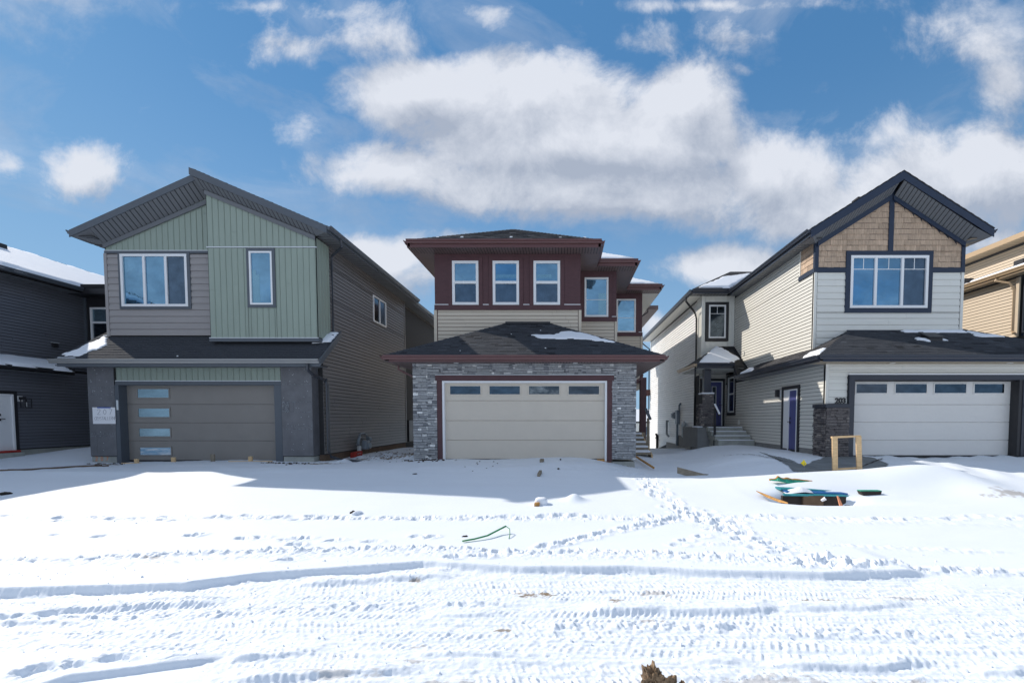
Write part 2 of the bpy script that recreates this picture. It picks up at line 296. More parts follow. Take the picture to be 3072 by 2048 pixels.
def span(poly, t):
    xs = []
    n = len(poly)
    for i in range(n):
        (s0, t0), (s1_, t1) = poly[i], poly[(i + 1) % n]
        if (t0 - t) * (t1 - t) <= 0 and t0 != t1:
            xs.append(s0 + (s1_ - s0) * (t - t0) / (t1 - t0))
    return (min(xs), max(xs)) if len(xs) >= 2 else None
def clad(kit, wall, P0, run, stack, n, poly, holes, courses, lens, prof, gap, m, vis=True):
    """lay pieces in courses over a convex polygon given in (run, stack) coordinates"""
    P0, run, stack, n = V(P0), V(run).normalized(), V(stack).normalized(), V(n).normalized()
    brk = sorted(set([t for _, t in poly] + [h[2] for h in holes] + [h[3] for h in holes]))
    for c0, e in courses:
        cuts = [c0] + [b for b in brk if c0 + .004 < b < c0 + e - .004] + [c0 + e]
        seam0 = rng.random()
        pr_seed = rng.random()
        for ta, tb in zip(cuts[:-1], cuts[1:]):
            A, B = span(poly, ta + 1e-4), span(poly, tb - 1e-4)
            if not A or not B: continue
            ivs = [(A[0], A[1], B[0], B[1])]
            for h in holes:
                if h[2] <= ta + .003 and h[3] >= tb - .003:
                    nv = []
                    for a0, a1, b0, b1 in ivs:
                        if max(a1, b1) <= h[0] or min(a0, b0) >= h[1]: nv.append((a0, a1, b0, b1)); continue
                        if min(a0, b0) < h[0] - .01: nv.append((a0, h[0], b0, h[0]))
                        if max(a1, b1) > h[1] + .01: nv.append((h[1], a1, h[1], b1))
                    ivs = nv
            for a0, a1, b0, b1 in ivs:
                lo_, hi_ = min(a0, b0), max(a1, b1)
                r = random.Random(int(pr_seed * 1e6) + 13)
                ps = [lo_]; x = lo_ - lens(r) * seam0
                while True:
                    x += lens(r)
                    if x >= hi_ - .03: break
                    if x > lo_ + .03: ps.append(x)
                ps.append(hi_)
                for i in range(len(ps) - 1):
                    l0, l1 = ps[i], ps[i + 1]
                    first, lastp = i == 0, i == len(ps) - 2
                    def L_(t):
                        f = (t - ta) / (tb - ta); v = a0 + (b0 - a0) * f
                        return v if first else max(l0 + gap / 2, v)
                    def R_(t):
                        f = (t - ta) / (tb - ta); v = a1 + (b1 - a1) * f
                        return v if lastp else min(l1 - gap / 2, v)
                    pf = prof(e, r)
                    pts = [(min(max(c0 + t * e, ta), tb), d) for t, d in pf]
                    q = [pts[0]]
                    for p in pts[1:]:
                        if abs(p[0] - q[-1][0]) + abs(p[1] - q[-1][1]) > 1e-5: q.append(p)
                    pts = [(q[0][0], 0)] + q + [(q[-1][0], 0)]
                    k = len(pts)
                    vl = [P0 + run * L_(t) + stack * t + n * d for t, d in pts]
                    vr = [P0 + run * max(R_(t), L_(t) + .001) + stack * t + n * d for t, d in pts]
                    fs = [(j, (j + 1) % k, (j + 1) % k + k, j + k) for j in range(k)] + [tuple(range(k))[::-1], tuple(range(k, 2 * k))]
                    c = (vl[0] + vr[-1]) / 2; dist = max((c - cam.location).length, 1)
                    vw = (c - cam.location).normalized()
                    ext = max((vr[0] - vl[0]).cross(vw).length, 0) / dist
                    facing = n.dot(vw) < 0 and abs(c.x / max(c.y, 1)) < 1.3
                    kit.add(wall, vl + vr, fs, m, ext if (facing and vis) else 0)
def even(a, b, e, off=0):
    t = a + off
    while t < b - 1e-4:
        yield t, min(e, b - t) if b - t < e * .999 else e
        t += e
LAP = lambda e, r: [(.10, .024), (1, .004)]
SOFTLAP = lambda e, r: [(.055, .026), (1, .003)]
DUTCH = lambda e, r: [(.028, .024), (.60, .022), (.80, .006), (1, .005)]
BATTEN = lambda e, r: [(0, .010), (.78, .010), (.80, .022), (.88, .022), (.90, .010), (.93, .006), (.935, .0005), (1, .0005)]
def TAB(e, r):
    h = r.uniform(.008, .017); return [(0, h), (1, .003)]
def SHAKE(e, r):
    h = r.uniform(.014, .026); j = r.uniform(-.04, .04); return [(.04 + j, h), (1, .006)]
def STONE(e, r):
    h = r.uniform(.02, .06); return [(.07, h * .6), (.16, h), (.86, h), (.95, h * .7)]
UP = V((0, 0, 1))
def core(th, name, P0, run, n, poly, m, thick=.15):
    P0, run, n = V(P0), V(run), V(n)
    return MB().prism([P0 + run * s + UP * t for s, t in poly], -n * thick).build(name, m, th)
def hang(kit, wall, P0, run, n, poly, holes, expo, m, style=LAP, seam=3.66):
    t0 = min(t for _, t in poly); t1 = max(t for _, t in poly)
    clad(kit, wall, P0, run, UP, n, poly, holes, list(even(t0, t1, expo)), lambda r: seam, style, .004, m)
def board_batten(kit, wall, P0, run, n, poly, holes, m, pitch=.18):
    sw = [(t, s) for s, t in poly]; hs = [(h[2], h[3], h[0], h[1]) for h in holes]
    s0 = min(s for s, _ in poly); s1_ = max(s for s, _ in poly)
    clad(kit, wall, P0, UP, run, n, sw, hs, list(even(s0, s1_, pitch)), lambda r: 9, BATTEN, .004, m)
def roof_plane(kit, th, name, pts, m='shingle', expo=.143, thick=.09, shingles=True, wide=(.2, .42)):
    pts = [V(p) for p in pts]; u = (pts[1] - pts[0]).normalized(); n = (pts[1] - pts[0]).cross(pts[2] - pts[0]).normalized()
    if n.z < 0: n = -n
    v = n.cross(u).normalized()
    if v.z < 0: v = -v
    rf = MB().prism(pts, -n * thick).build(name, 'roofcore', th)
    if shingles:
        P0 = pts[0] + n * .002
        poly = [((p - pts[0]).dot(u), (p - pts[0]).dot(v)) for p in pts]
        clad(kit, rf, P0, u, v, n, poly, [], list(even(min(t for _, t in poly), max(t for _, t in poly), expo)), lambda r: r.uniform(*wide), TAB, .003, m)
    return rf
def soffit(th, P, U, Vv, step=.1, m='darksoffit', name='soffit'):
    """soffit parallelogram from P; slats stacked along U, each slat runs along V, underside down"""
    P, U, Vv = V(P), V(U), V(Vv)
    s = MB().obox(P + UP * .012, U, Vv, UP * .02).build(name, 'charcoal_wall', th)
    L_ = U.length; k = max(1, int(L_ / step)); uu = U / k
    kk = Kit('soffit_slat', 'soffit_slats')
    for i in range(k):
        b = MB().obox(P + uu * (i + .08), uu * .80, Vv, UP * .011)
        c = P + uu * (i + .5) + Vv * .5
        kk.add(s, b.v, b.f, m, Vv.length / c.length)
    kk.finish(120, 14)
    return s
def fascia(th, A, B, out, m, h=.16, t=.02, name='fascia', drop=0):
    A, B, out = V(A) - UP * drop, V(B) - UP * drop, V(out)
    return MB().obox(A - UP * h, B - A, -out * t, UP * h).build(name, m, th, bevel=.003)
GP = [(0, -.12), (.07, -.12), (.082, -.075), (.115, -.045), (.12, -.03), (.12, 0), (.108, 0), (.104, -.025), (.01, -.03), (.01, 0), (0, 0)]
def gutter(th, A, B, out, m):
    A, B, out = V(A), V(B), V(out)
    pts = [A + out * a + UP * b for a, b in GP]
    return MB().prism(pts, B - A).build('gutter', m, th)
def downspout(th, path, m, r=.042):
    return MB().tube(path, r, 4).build('downspout', m, th, bevel=.004)
def corner(th, p, z0, z1, m, a=(1, 0, 0), b=(0, -1, 0), wd=.09, th_=.03):
    """outside corner post: faces run along -a on face b"""
    p = V(p); a, b = V(a), V(b)
    mb = MB().obox(p + UP * z0 + b * th_ + a * th_, -a * wd, -b * th_, UP * (z1 - z0))
    mb.obox(p + UP * z0 + a * th_, -a * th_, -b * wd, UP * (z1 - z0))
    return mb.build('corner_post', m, th)
def trim4(th, P0, u, n, x0, x1, z0, z1, wd, m, d=.04, name='window_trim'):
    P0, u, n = V(P0), V(u), V(n); o = lambda s, t: P0 + u * s + UP * t
    mb = MB()
    mb.obox(o(x0, z0), u * (x1 - x0), n * d, UP * wd); mb.obox(o(x0, z1 - wd), u * (x1 - x0), n * d, UP * wd)
    mb.obox(o(x0, z0 + wd), u * wd, n * d, UP * (z1 - z0 - 2 * wd)); mb.obox(o(x1 - wd, z0 + wd), u * wd, n * d, UP * (z1 - z0 - 2 * wd))
    return mb.build(name, m, th, bevel=.004)
def window(th, P0, u, n, x0, x1, z0, z1, cols=(), rows=(), fw=.06, m='white', panes=None, grille=None, d=.055, name='window'):
    """frame with mullions at the given places; panes are its children"""
    P0, u, n = V(P0), V(u), V(n); o = lambda s, t: P0 + u * s + UP * t
    mb = MB()
    mb.obox(o(x0, z0), u * (x1 - x0), n * d, UP * fw); mb.obox(o(x0, z1 - fw), u * (x1 - x0), n * d, UP * fw)
    mb.obox(o(x0, z0 + fw), u * fw, n * d, UP * (z1 - z0 - 2 * fw)); mb.obox(o(x1 - fw, z0 + fw), u * fw, n * d, UP * (z1 - z0 - 2 * fw))
    xs = [x0 + fw] ; zs = [z0 + fw]
    for c in cols:
        mb.obox(o(c - fw / 2, z0 + fw), u * fw, n * (d - .006), UP * (z1 - z0 - 2 * fw)); xs += [c - fw / 2, c + fw / 2]
    xs.append(x1 - fw)
    for r in rows:
        for i in range(0, len(xs), 2): mb.obox(o(xs[i], r - fw / 2), u * (xs[i + 1] - xs[i]), n * (d - .01), UP * fw)
        zs += [r - fw / 2, r + fw / 2]
    zs.append(z1 - fw)
    f = mb.build(name, m, th, bevel=.003)
    k = 0
    for i in range(0, len(xs), 2):
        for j in range(0, len(zs), 2):
            pm = panes[k % len(panes)] if panes else 'glass'; k += 1
            MB().obox(o(xs[i], zs[j]), u * (xs[i + 1] - xs[i]), n * .012, UP * (zs[j + 1] - zs[j])).build('pane', pm, f)
            if grille:
                gb = MB(); xa, xb, za, zb = xs[i], xs[i + 1], zs[j], zs[j + 1]; zg = zb - grille[1]
                gb.obox(o(xa, zg), u * (xb - xa), n * .02, UP * .02)
                if grille[0]: gb.obox(o((xa + xb) / 2 - .01, zg + .02), u * .02, n * .02, UP * (zb - zg - .02))
                gb.build('grille', m, f)
    return f

# ------------------------------------------------------------------ snow-covered ground
_rs = np.random.RandomState(5); _lat = _rs.rand(256, 256)
def vnoise(x, y):
    xi = np.floor(x).astype(int); yi = np.floor(y).astype(int); fx = x - xi; fy = y - yi
    fx = fx * fx * (3 - 2 * fx); fy = fy * fy * (3 - 2 * fy)
    a = _lat[xi % 256, yi % 256]; b = _lat[(xi + 1) % 256, yi % 256]; c = _lat[xi % 256, (yi + 1) % 256]; d = _lat[(xi + 1) % 256, (yi + 1) % 256]
    return (a * (1 - fx) + b * fx) * (1 - fy) + (c * (1 - fx) + d * fx) * fy - .5
def fbm(x, y, o=4, r=.5):
    s = 0; a = 1
    for i in range(o):
        s = s + a * vnoise(x + 17.3 * i, y + 5.1 * i); x = x * 2.03; y = y * 2.03; a *= r
    return s
def sstep(a, b, x):
    t = np.clip((x - a) / (b - a), 0, 1); return t * t * (3 - 2 * t)
CP = np.array([(-16,14.4,.08),(-16,16.6,.32),(-14.5,13.6,-.10),(-11.5,13.9,-.06),(-8.3,13.6,-.06),(-7,14.9,-.10),(-6.5,17,-.08),(-6.8,20,-.12),(-6.8,23,-.22),(-4.5,13.2,0),(-3.5,13.2,.05),(-1,13.2,.07),(1,13.2,.03),(2.2,13.1,-.24),(3.2,14.3,-.24),(2.6,16,.0),(4.2,16,-.2),(6.3,23.2,-.28),(6.3,29,-.9),(6.3,35,-1.16),(3.9,20,-.45),(4.5,29,-.9),(5.8,19.3,.02),(7,18.6,.2),(7.4,16,.14),(7.3,14,.12),(9,13.3,.13),(13.5,13.3,.13),(5.5,14,.05),(-11,11,-.14),(-4,11,-.1),(0,11,-.1),(3,11,-.16),(6,11,-.03),(10,11,.0),(-10,8,-.24),(0,8,-.24),(5,6.5,-.3),(10,8,-.2),(-15,11,-.08)])
def prof(y):
    return np.interp(y, [-50, 6.3, 8, 12, 14, 22, 35, 60, 400], [-.3, -.3, -.24, -.06, 0, -.12, -1.1, -3.2, -3.2])
_D = lambda ax, ay, bx, by: np.exp(-((ax - bx) ** 2 + ((ay - by) * 1.2) ** 2) / (2 * 1.5 ** 2))
_K = _D(CP[:, 0][:, None], CP[:, 1][:, None], CP[:, 0][None], CP[:, 1][None]) + np.eye(len(CP)) * .05
_w = np.linalg.solve(_K, CP[:, 2] - prof(CP[:, 1]))
def base_h(x, y):
    z = prof(y)
    for (cx, cy, _), wt in zip(CP, _w):
        z = z + wt * _D(x, y, cx, cy)
    # drifts
    g_ = lambda cx, cy, sx, sy, h: h * np.exp(-((x - cx) / sx) ** 2 - ((y - cy) / sy) ** 2)
    z = z + g_(7.65, 9.7, 1.15, .62, .34) + g_(5.9, 10.1, 1.5, .45, .12) + g_(8.2, 8.9, .6, .9, .13) + g_(4.0, 9.9, 1.3, .4, .06)
    z = z + g_(5.9, 15.7, 1.3, 1.6, .13) + g_(5.2, 12.9, 1.4, 1.2, .10) + g_(-12, 11.3, 2.5, .35, .05) + g_(-7.2, 11.7, 2.0, .5, .05) + g_(-3, 9.2, 3, .6, .03) + g_(.2, 8.2, .16, .16, .12)
    z = z + g_(-6.6, 19, .6, 2.0, .15)
    # excavated pit
    z = z + g_(5.0, 9.55, 1.7, .55, .10) + g_(4.9, 9.0, 1.4, .5, .045)
    z = z + g_(5.9, 8.45, .5, .2, .03)
    z = z - .30 * np.exp(-(((x - 4.66) / .74) ** 2 + ((y - 8.40) / .34) ** 2) ** 1.8) - .05 * np.exp(-(((x - 5.0) / 1.1) ** 4) - (((y - 8.45) / .5) ** 4))
    return z
PATHS = []
def ridge(pts, h, w_, kind): PATHS.append((np.array(pts), h, w_, kind))
ridge([(-12, 4.9),(-6.1,4.86),(-5.4,4.89),(-4.84,5.06),(-3.92,5.18),(-3.44,5.23),(-1.63,5.23),(-.45,5.10),(.04,5.14),(1.38,4.93),(2.19,4.81),(3.05,4.67),(3.58,4.6),(4.62,4.5),(9,4.3)], .05, .07, 'berm')
ridge([(-12,3.7),(-5,3.97),(-4.09,4.06),(-3.45,4.09),(-3.21,4.22),(-2.89,4.37),(-2.1,4.56),(-1.47,4.71),(-.9,4.62),(-.4,4.54),(.71,4.56),(1.57,4.41),(2.52,4.35),(2.9,4.41),(3.6,4.45)], .055, .05, 'step')
ridge([(-5.2,3.3),(-4.42,3.5),(-3.96,3.64),(-3.38,3.71),(-2.86,3.75)], .045, .05, 'edge')
ridge([(-2.53,4.14),(-1.96,4.25),(-1.27,4.41),(-1.05,4.41)], .04, .06, 'edge')
ridge([(.15,3.54),(.65,3.58),(1.27,3.56),(1.61,3.6),(1.78,3.69)], .045, .06, 'edge')
ridge([(1.78,3.69),(2.04,3.66),(2.47,3.65),(2.84,3.75),(2.98,3.75)], .03, .05, 'edge')
ridge([(-3.1,2.55),(-2.93,2.62),(-2.62,2.7),(-2.33,2.8),(-2.2,2.9)], .04, .04, 'edge')
ridge([(-2.22,2.84),(-1.94,2.91),(-1.59,2.94)], .03, .04, 'edge')
ridge([(-2.01,2.62),(-1.64,2.67),(-1.32,2.72),(-.9,2.74)], .03, .04, 'edge')
ridge([(.83,2.87),(1.02,2.86),(1.22,2.83)], .03, .03, 'edge')
ridge([(1.31,2.82),(1.55,2.78),(1.96,2.77),(2.22,2.83),(2.37,2.84)], .035, .035, 'edge')
ridge([(2.5,2.72),(2.83,2.73),(3.4,2.75)], .035, .035, 'edge')
ridge([(-.92,2.93),(-.26,2.91)], .02, .03, 'edge')
ridge([(-1.09,3.48),(-.49,3.54)], .02, .04, 'edge')
ridge([(-6,4.72),(-4.5,4.78),(-3.2,5.0),(-1,4.98),(1,4.86),(3,4.5)], .018, .08, 'berm')
ridge([(-4.5,3.42),(-3,3.55),(-1.5,3.72),(-.4,3.75)], .022, .05, 'berm')
ridge([(-.2,3.35),(1.2,3.33),(2.4,3.22),(3.5,3.2)], .022, .05, 'berm')
ridge([(1.6,5.55),(2.4,5.6),(3.6,5.45),(5.2,5.25)], .02, .06, 'berm')
ridge([(2.2,6.9),(3.5,6.75),(5.0,6.7),(7,6.5)], .015, .07, 'berm')
ridge([(2.0,6.35),(2.7,6.1),(3.6,6.05)], .015, .05, 'berm')
TYRES = [([(-12,3.75),(-4.92,3.9),(-3.44,3.95),(-1.57,4.11),(.43,4.16),(2.81,4.09),(4.12,4.0),(9,3.9)], .13, .055, 1),
         ([(-12,3.2),(-4.01,3.17),(-2.13,3.14),(-.36,3.12),(1.49,3.0),(3,2.9),(9,2.8)], .13, .06, -1),
         ([(-12,3),(-3.8,2.93),(-1.71,2.87),(.02,2.72),(2.74,2.6),(6,2.5)], .11, .05, 1),
         ([(-12,3.5),(-4.53,3.55),(-2.18,3.62),(-.52,3.52),(1.73,3.44),(3.54,3.38),(9,3.2)], .10, .05, -1),
         ([(-12,3.68),(-3,3.78),(-1,3.93),(1,3.98),(3,3.88),(9,3.7)], .10, .045, -1),
         ([(-4,2.3),(-1.2,2.62),(.3,2.62),(2.0,2.5),(4,2.3)], .10, .05, 1),
         ([(-4,3.33),(-1,3.33),(.5,3.28),(3,3.1),(6,3.0)], .09, .05, 1)]
FEET = [(-6.77,6.01),(-6.07,5.9),(-4.88,5.95),(-4.11,5.79),(-3.93,5.86),(-3.33,5.79),(-2.91,5.69),(-3.28,5.53),(-3.03,5.26),(-1.91,5.9),(-1.72,5.86),(1.41,5.49),(1.55,5.69),(-2.96,4.8),(-3.22,2.72),(-3.04,2.76),(-2.9,2.86),(-2.5,2.88),(2.55,6.65),(-3.5,5.75),(-2.4,5.65),(-1.2,4.85),(-.9,4.9),(1.95,9.9),(1.8,10.6)]
_fr = np.random.RandomState(11)
for i in range(64):                       # trodden line across the yard
    x = -9 + i * .27 + _fr.uniform(-.1, .1); FEET.append((x, 6.95 + .06 * math.sin(i) + _fr.uniform(-.14, .14)))
pth = [(1.95,12.4),(1.91,11.28),(1.84,9.26),(1.96,7.66),(2.18,6.52),(2.41,5.58),(2.66,4.94),(2.83,4.44)]
for i in range(90):
    t = _fr.uniform(0, 1) ** 1.0 * 8.0; y = 4.4 + t; x = np.interp(y, [p[1] for p in pth[::-1]], [p[0] for p in pth[::-1]])
    FEET.append((x + _fr.normal(0, .15), y))
for i in range(26):
    t = i / 25; FEET.append((-.23 + 2.0 * t + _fr.uniform(-.04, .04), 5.39 + 1.55 * t ** .9 + _fr.uniform(-.05, .05)))
FEET = [(x, y, _fr.uniform(.07, .12), _fr.uniform(.05, .08), _fr.uniform(-.6, .6), _fr.uniform(.022, .042)) for x, y in FEET]

xs = [0.0]
while xs[-1] < 400:
    x = xs[-1]; xs.append(x + (.0095 if x < 3.6 else .0135 if x < 5.2 else .024 if x < 8 else .055 if x < 17 else max(.1, (x - 16) * .3)))
xs = np.array([-a for a in xs[:0:-1]] + xs)
ys = [1.9]
while ys[-1] < 420:
    y = ys[-1]; ys.append(y + (max(.0085, .00085 * y * y) if y < 9 else .07 if y < 17 else .16 if y < 36 else (y - 35) * .3))
ys = np.array([-60, -20, -6, -2, 0, .8, 1.4, 1.7] + ys)
X, Y = np.meshgrid(xs, ys)
Z = base_h(X, Y)
i0 = int(np.searchsorted(ys, 1.9)); i1 = int(np.searchsorted(ys, 17.5)); j0 = int(np.searchsorted(xs, -17)); j1 = int(np.searchsorted(xs, 17))
sx, sy = X[i0:i1, j0:j1], Y[i0:i1, j0:j1]; z = Z[i0:i1, j0:j1].copy()
z += .022 * fbm(sx * .45, sy * .8, 3) + .006 * fbm(sx * 1.3, sy * 4, 3)
xr = sx[0]
z += sstep(10.5, 12, sy) * (.035 * fbm(sx * .9, sy * 1.6, 4, .55) + .012 * np.clip(fbm(sx * 4, sy * 5, 3, .6), 0, 1))
r2 = np.interp(xr, PATHS[1][0][:, 0], PATHS[1][0][:, 1])[None]
road = sstep(.03, -.03, sy - r2)                       # 1 on the driven part
road = road * (1 - sstep(3.4, 3.9, sx) * sstep(4.0, 4.3, sy))
road = road * (1 - sstep(-2.0, -2.4, sx) * sstep(3.02, 2.92, sy))
pack = .013 * fbm(sx * 2.0, sy * 9, 4, .6) + .0085 * fbm(sx * 13, sy * 26, 3, .7) + .007 * fbm(sx * .9, sy * 48, 2, .6) + .010 * fbm(sx * .45, sy * 22 + sx * .8, 2, .5) + .010 * np.clip(fbm(sx * 26, sy * 26, 2, .8) - .1, 0, 1)
z += road * (pack - .012)
crumb = fbm(sx * 16, sy * 16, 3, .7)
spk = np.clip(fbm(sx * 30, sy * 30, 2, .8) - .30, 0, 1)
z += road * .012 * spk
for pts, h, w_, kind in PATHS:
    yc = np.interp(xr, pts[:, 0], pts[:, 1])[None] + .03 * vnoise(sx * 1.7, sx * 0 + h * 100)
    ends = sstep(pts[0, 0] - .05, pts[0, 0] + .2, sx) * (1 - sstep(pts[-1, 0] - .2, pts[-1, 0] + .05, sx))
    d = sy - yc
    if kind == 'step':
        e = d + .010 * vnoise(sx * 5, sx * 0) + .005 * crumb
        z += ends * h * (sstep(-.045, .012, e) * (1 - sstep(.0, 1.2, e) * .9) + .2 * np.exp(-(e / .06) ** 2))
    elif kind == 'edge':
        e = d + .015 * vnoise(sx * 8, sx * 0 + 3) + .008 * crumb
        z += ends * h * sstep(-w_ * .9, w_ * .2, e) * (1 - sstep(w_ * .5, w_ * 5, e))
    else:
        e = d + .06 * fbm(sx * 5, sy * 5, 2)
        m_ = np.exp(-(e / (w_ * 1.3)) ** 2)
        z += ends * (h * .6 * m_ * (1 + .9 * vnoise(sx * 3.1, sy * 2)) + h * 1.1 * m_ * crumb)
for pts, hw, per, dirn in TYRES:
    pts = np.array(pts); yc = np.interp(xr, pts[:, 0], pts[:, 1])[None] + .02 * vnoise(sx * .8, sx * 0 + per * 200)
    v = (sy - yc) / hw; mk = sstep(1.05, .9, np.abs(v)) * sstep(-.45, -.15, fbm(sx * .9 + per * 77, sy * .5, 2) + .12)
    per2 = per * (1 + .6 * 0); ph = sx / (per * 1.0) + dirn * v * .9
    lug = sstep(.1, .6, np.sin(2 * np.pi * ph)) * sstep(.12, .3, np.abs(v))
    mk = mk * road; z += mk * (-.006 + .0062 * lug * (1 + crumb * 1.2) * (.55 + .9 * (fbm(sx * 1.3 + per * 31, sy * 2, 2) + .4).clip(0, 1)))
foot = np.zeros_like(z)
for fx, fy, fl, fw_, fa, fd in FEET:
    a = np.searchsorted(ys[i0:i1], fy - .35); b = np.searchsorted(ys[i0:i1], fy + .35); c = np.searchsorted(xr, fx - .35); d_ = np.searchsorted(xr, fx + .35)
    if b - a < 2 or d_ - c < 2: continue
    qx, qy = sx[a:b, c:d_] - fx, sy[a:b, c:d_] - fy
    ca, sa = math.cos(fa), math.sin(fa); ux, uy = qx * ca + qy * sa, -qx * sa + qy * ca
    rr = np.sqrt((ux / fl) ** 2 + (uy / fw_) ** 2) + .35 * crumb[a:b, c:d_]
    z[a:b, c:d_] += -fd * sstep(1.15, .65, rr) + .35 * fd * np.exp(-((rr - 1.45) / .4) ** 2) * (1 + 1.6 * crumb[a:b, c:d_])
# churned trail
yy = np.array([p[1] for p in pth[::-1]]); xx = np.array([p[0] for p in pth[::-1]])
dx = np.abs(sx - np.interp(sy[:, :1], yy, xx)); tm = sstep(.5, .1, dx) * sstep(4.3, 4.6, sy) * (1 - sstep(12, 13.5, sy))
z += tm * (.014 * fbm(sx * 7, sy * 7, 3, .65) - .006)
tm2 = sstep(.22, .05, np.abs(sy - 6.95 - .04 * np.sin(sx))) * (1 - sstep(5, 6, sx)); z += tm2 * (.02 * crumb - .01)
# driveway wheel marks at the right garage
dm = sstep(8.6, 9.2, sx) * sstep(9.6, 10.6, sy); z += dm * (.022 * np.sin((sx - sy * .55) * 9) * (vnoise(sx, sy * .7) + .6) + .010 * crumb)
# lumps and clods between the two houses
lm = sstep(-7.4, -6.9, sx) * (1 - sstep(-4.0, -3.6, sx)) * sstep(13.3, 14.0, sy); z += lm * np.clip(fbm(sx * 3, sy * 3, 3, .65), -.1, 1) * .16
z += 1.0 * (sstep(17.5, 15.5, sy) * 0)
edge = np.minimum.reduce([sstep(0, 10, np.arange(z.shape[0]))[:, None] * np.ones_like(z), sstep(0, 10, np.arange(z.shape[0])[::-1])[:, None] * np.ones_like(z)])
Z[i0:i1, j0:j1] = Z[i0:i1, j0:j1] * (1 - edge) + z * edge
def ground_z(x, y):
    j = int(np.clip(np.searchsorted(xs, x), 1, len(xs) - 1)); i = int(np.clip(np.searchsorted(ys, y), 1, len(ys) - 1))
    fx = (x - xs[j - 1]) / (xs[j] - xs[j - 1]); fy = (y - ys[i - 1]) / (ys[i] - ys[i - 1])
    return float((Z[i - 1, j - 1] * (1 - fx) + Z[i - 1, j] * fx) * (1 - fy) + (Z[i, j - 1] * (1 - fx) + Z[i, j] * fx) * fy)
dirt = np.zeros_like(Z)
def stain(cx, cy, rx, ry, s=1.0, thr=.0):
    a = np.searchsorted(ys, cy - ry * 2.5); b = np.searchsorted(ys, cy + ry * 2.5); c = np.searchsorted(xs, cx - rx * 2.5); d_ = np.searchsorted(xs, cx + rx * 2.5)
    q = np.exp(-((X[a:b, c:d_] - cx) / rx) ** 2 - ((Y[a:b, c:d_] - cy) / ry) ** 2)
    k = sstep(.25, .5, q * .8 + .9 * fbm(X[a:b, c:d_] * 14, Y[a:b, c:d_] * 22, 4, .7) * (q > .1) - thr)
    dirt[a:b, c:d_] = np.maximum(dirt[a:b, c:d_], k * s)
for q in [(-.25,3.98,.13,.06,.9),(.78,4.0,.16,.05,.45),(.45,3.82,.07,.04,.8),(2.3,3.83,.18,.03,.85),(2.95,3.9,.3,.03,.35),(.68,3.45,.12,.03,.45),(1.25,2.66,.22,.05,.4),(2.0,2.62,.15,.05,.5),
          (-.6,2.62,.16,.04,.4),(-.95,2.85,.10,.03,.4),(-.45,3.3,.06,.02,.8),(-1.0,3.05,.06,.02,.4),(-1.4,2.7,.22,.03,.35),(-.3,2.55,.1,.05,.5),(-4.6,5.0,.1,.03,.5),(-2.2,4.3,.05,.03,.8),(-1.4,4.3,.06,.03,.7),
          (8.35,8.35,.42,.22,.55),(-.2,4.0,.05,.04,1),(-3.05,2.95,.04,.02,.6),(1.0,5.0,.04,.02,.5)]:
    stain(*q)
for q in [(-5.4,16.2,.9,1.0,1,.25),(-4.9,14.4,.5,.3,1,.1),(-4.2,13.25,.25,.1,1,-.05),(-3.75,13.25,.15,.07,1,-.1),(-7.2,13.3,.6,.15,1,.1),(-13.6,13.5,.35,.08,1,.0),(-8.6,13.3,.3,.1,1,.1),(2.0,13.4,.3,.1,.8,.2),(-5.8,14.9,1.2,.4,1,.25),(-6.8,15.2,.3,.15,1,.1)]:
    stain(*q)
ny, nx = Z.shape
co = np.empty((ny * nx, 3), np.float32); co[:, 0] = X.ravel(); co[:, 1] = Y.ravel(); co[:, 2] = Z.ravel()
ii = np.arange(ny * nx).reshape(ny, nx); qd = np.stack([ii[:-1, :-1], ii[:-1, 1:], ii[1:, 1:], ii[1:, :-1]], -1).reshape(-1, 4).astype(np.int32)
me = bpy.data.meshes.new('snow_ground'); me.vertices.add(ny * nx); me.vertices.foreach_set('co', co.ravel())
me.loops.add(qd.size); me.loops.foreach_set('vertex_index', qd.ravel()); me.polygons.add(len(qd)); me.polygons.foreach_set('loop_start', np.arange(0, qd.size, 4, dtype=np.int32))
me.update(calc_edges=True); me.shade_smooth()
at_ = me.attributes.new('dirt', 'FLOAT', 'POINT'); at_.data.foreach_set('value', dirt.ravel().astype(np.float32))
gm = bpy.data.materials.new('snow_ground'); gm.use_nodes = True; t = gm.node_tree; p = t.nodes['Principled BSDF']; n_ = t.nodes.new; l_ = t.links.new
an = n_('ShaderNodeAttribute'); an.attribute_name = 'dirt'; geo = n_('ShaderNodeNewGeometry')
zz = n_('ShaderNodeTexNoise'); zz.inputs['Scale'].default_value = 25; zz.inputs['Detail'].default_value = 5; l_(geo.outputs['Position'], zz.inputs['Vector'])
dc = n_('ShaderNodeMix'); dc.data_type = 'RGBA'; l_(zz.outputs['Fac'], dc.inputs['Factor']); dc.inputs['A'].default_value = (.05, .035, .022, 1); dc.inputs['B'].default_value = (.42, .31, .20, 1)
mxn = n_('ShaderNodeMix'); mxn.data_type = 'RGBA'; l_(an.outputs['Fac'], mxn.inputs['Factor']); mxn.inputs['A'].default_value = (.82, .88, .95, 1); l_(dc.outputs['Result'], mxn.inputs['B']); l_(mxn.outputs['Result'], p.inputs['Base Color'])
p.inputs['Roughness'].default_value = .6; p.inputs['Specular IOR Level'].default_value = .25
b1 = n_('ShaderNodeTexNoise'); b1.inputs['Scale'].default_value = 70; b1.inputs['Detail'].default_value = 5; b1.inputs['Roughness'].default_value = .7; l_(geo.outputs['Position'], b1.inputs['Vector'])
bp = n_('ShaderNodeBump'); bp.inputs['Strength'].default_value = .45; bp.inputs['Distance'].default_value = .006; l_(b1.outputs['Fac'], bp.inputs['Height']); l_(bp.outputs[0], p.inputs['Normal'])
me.materials.append(gm)
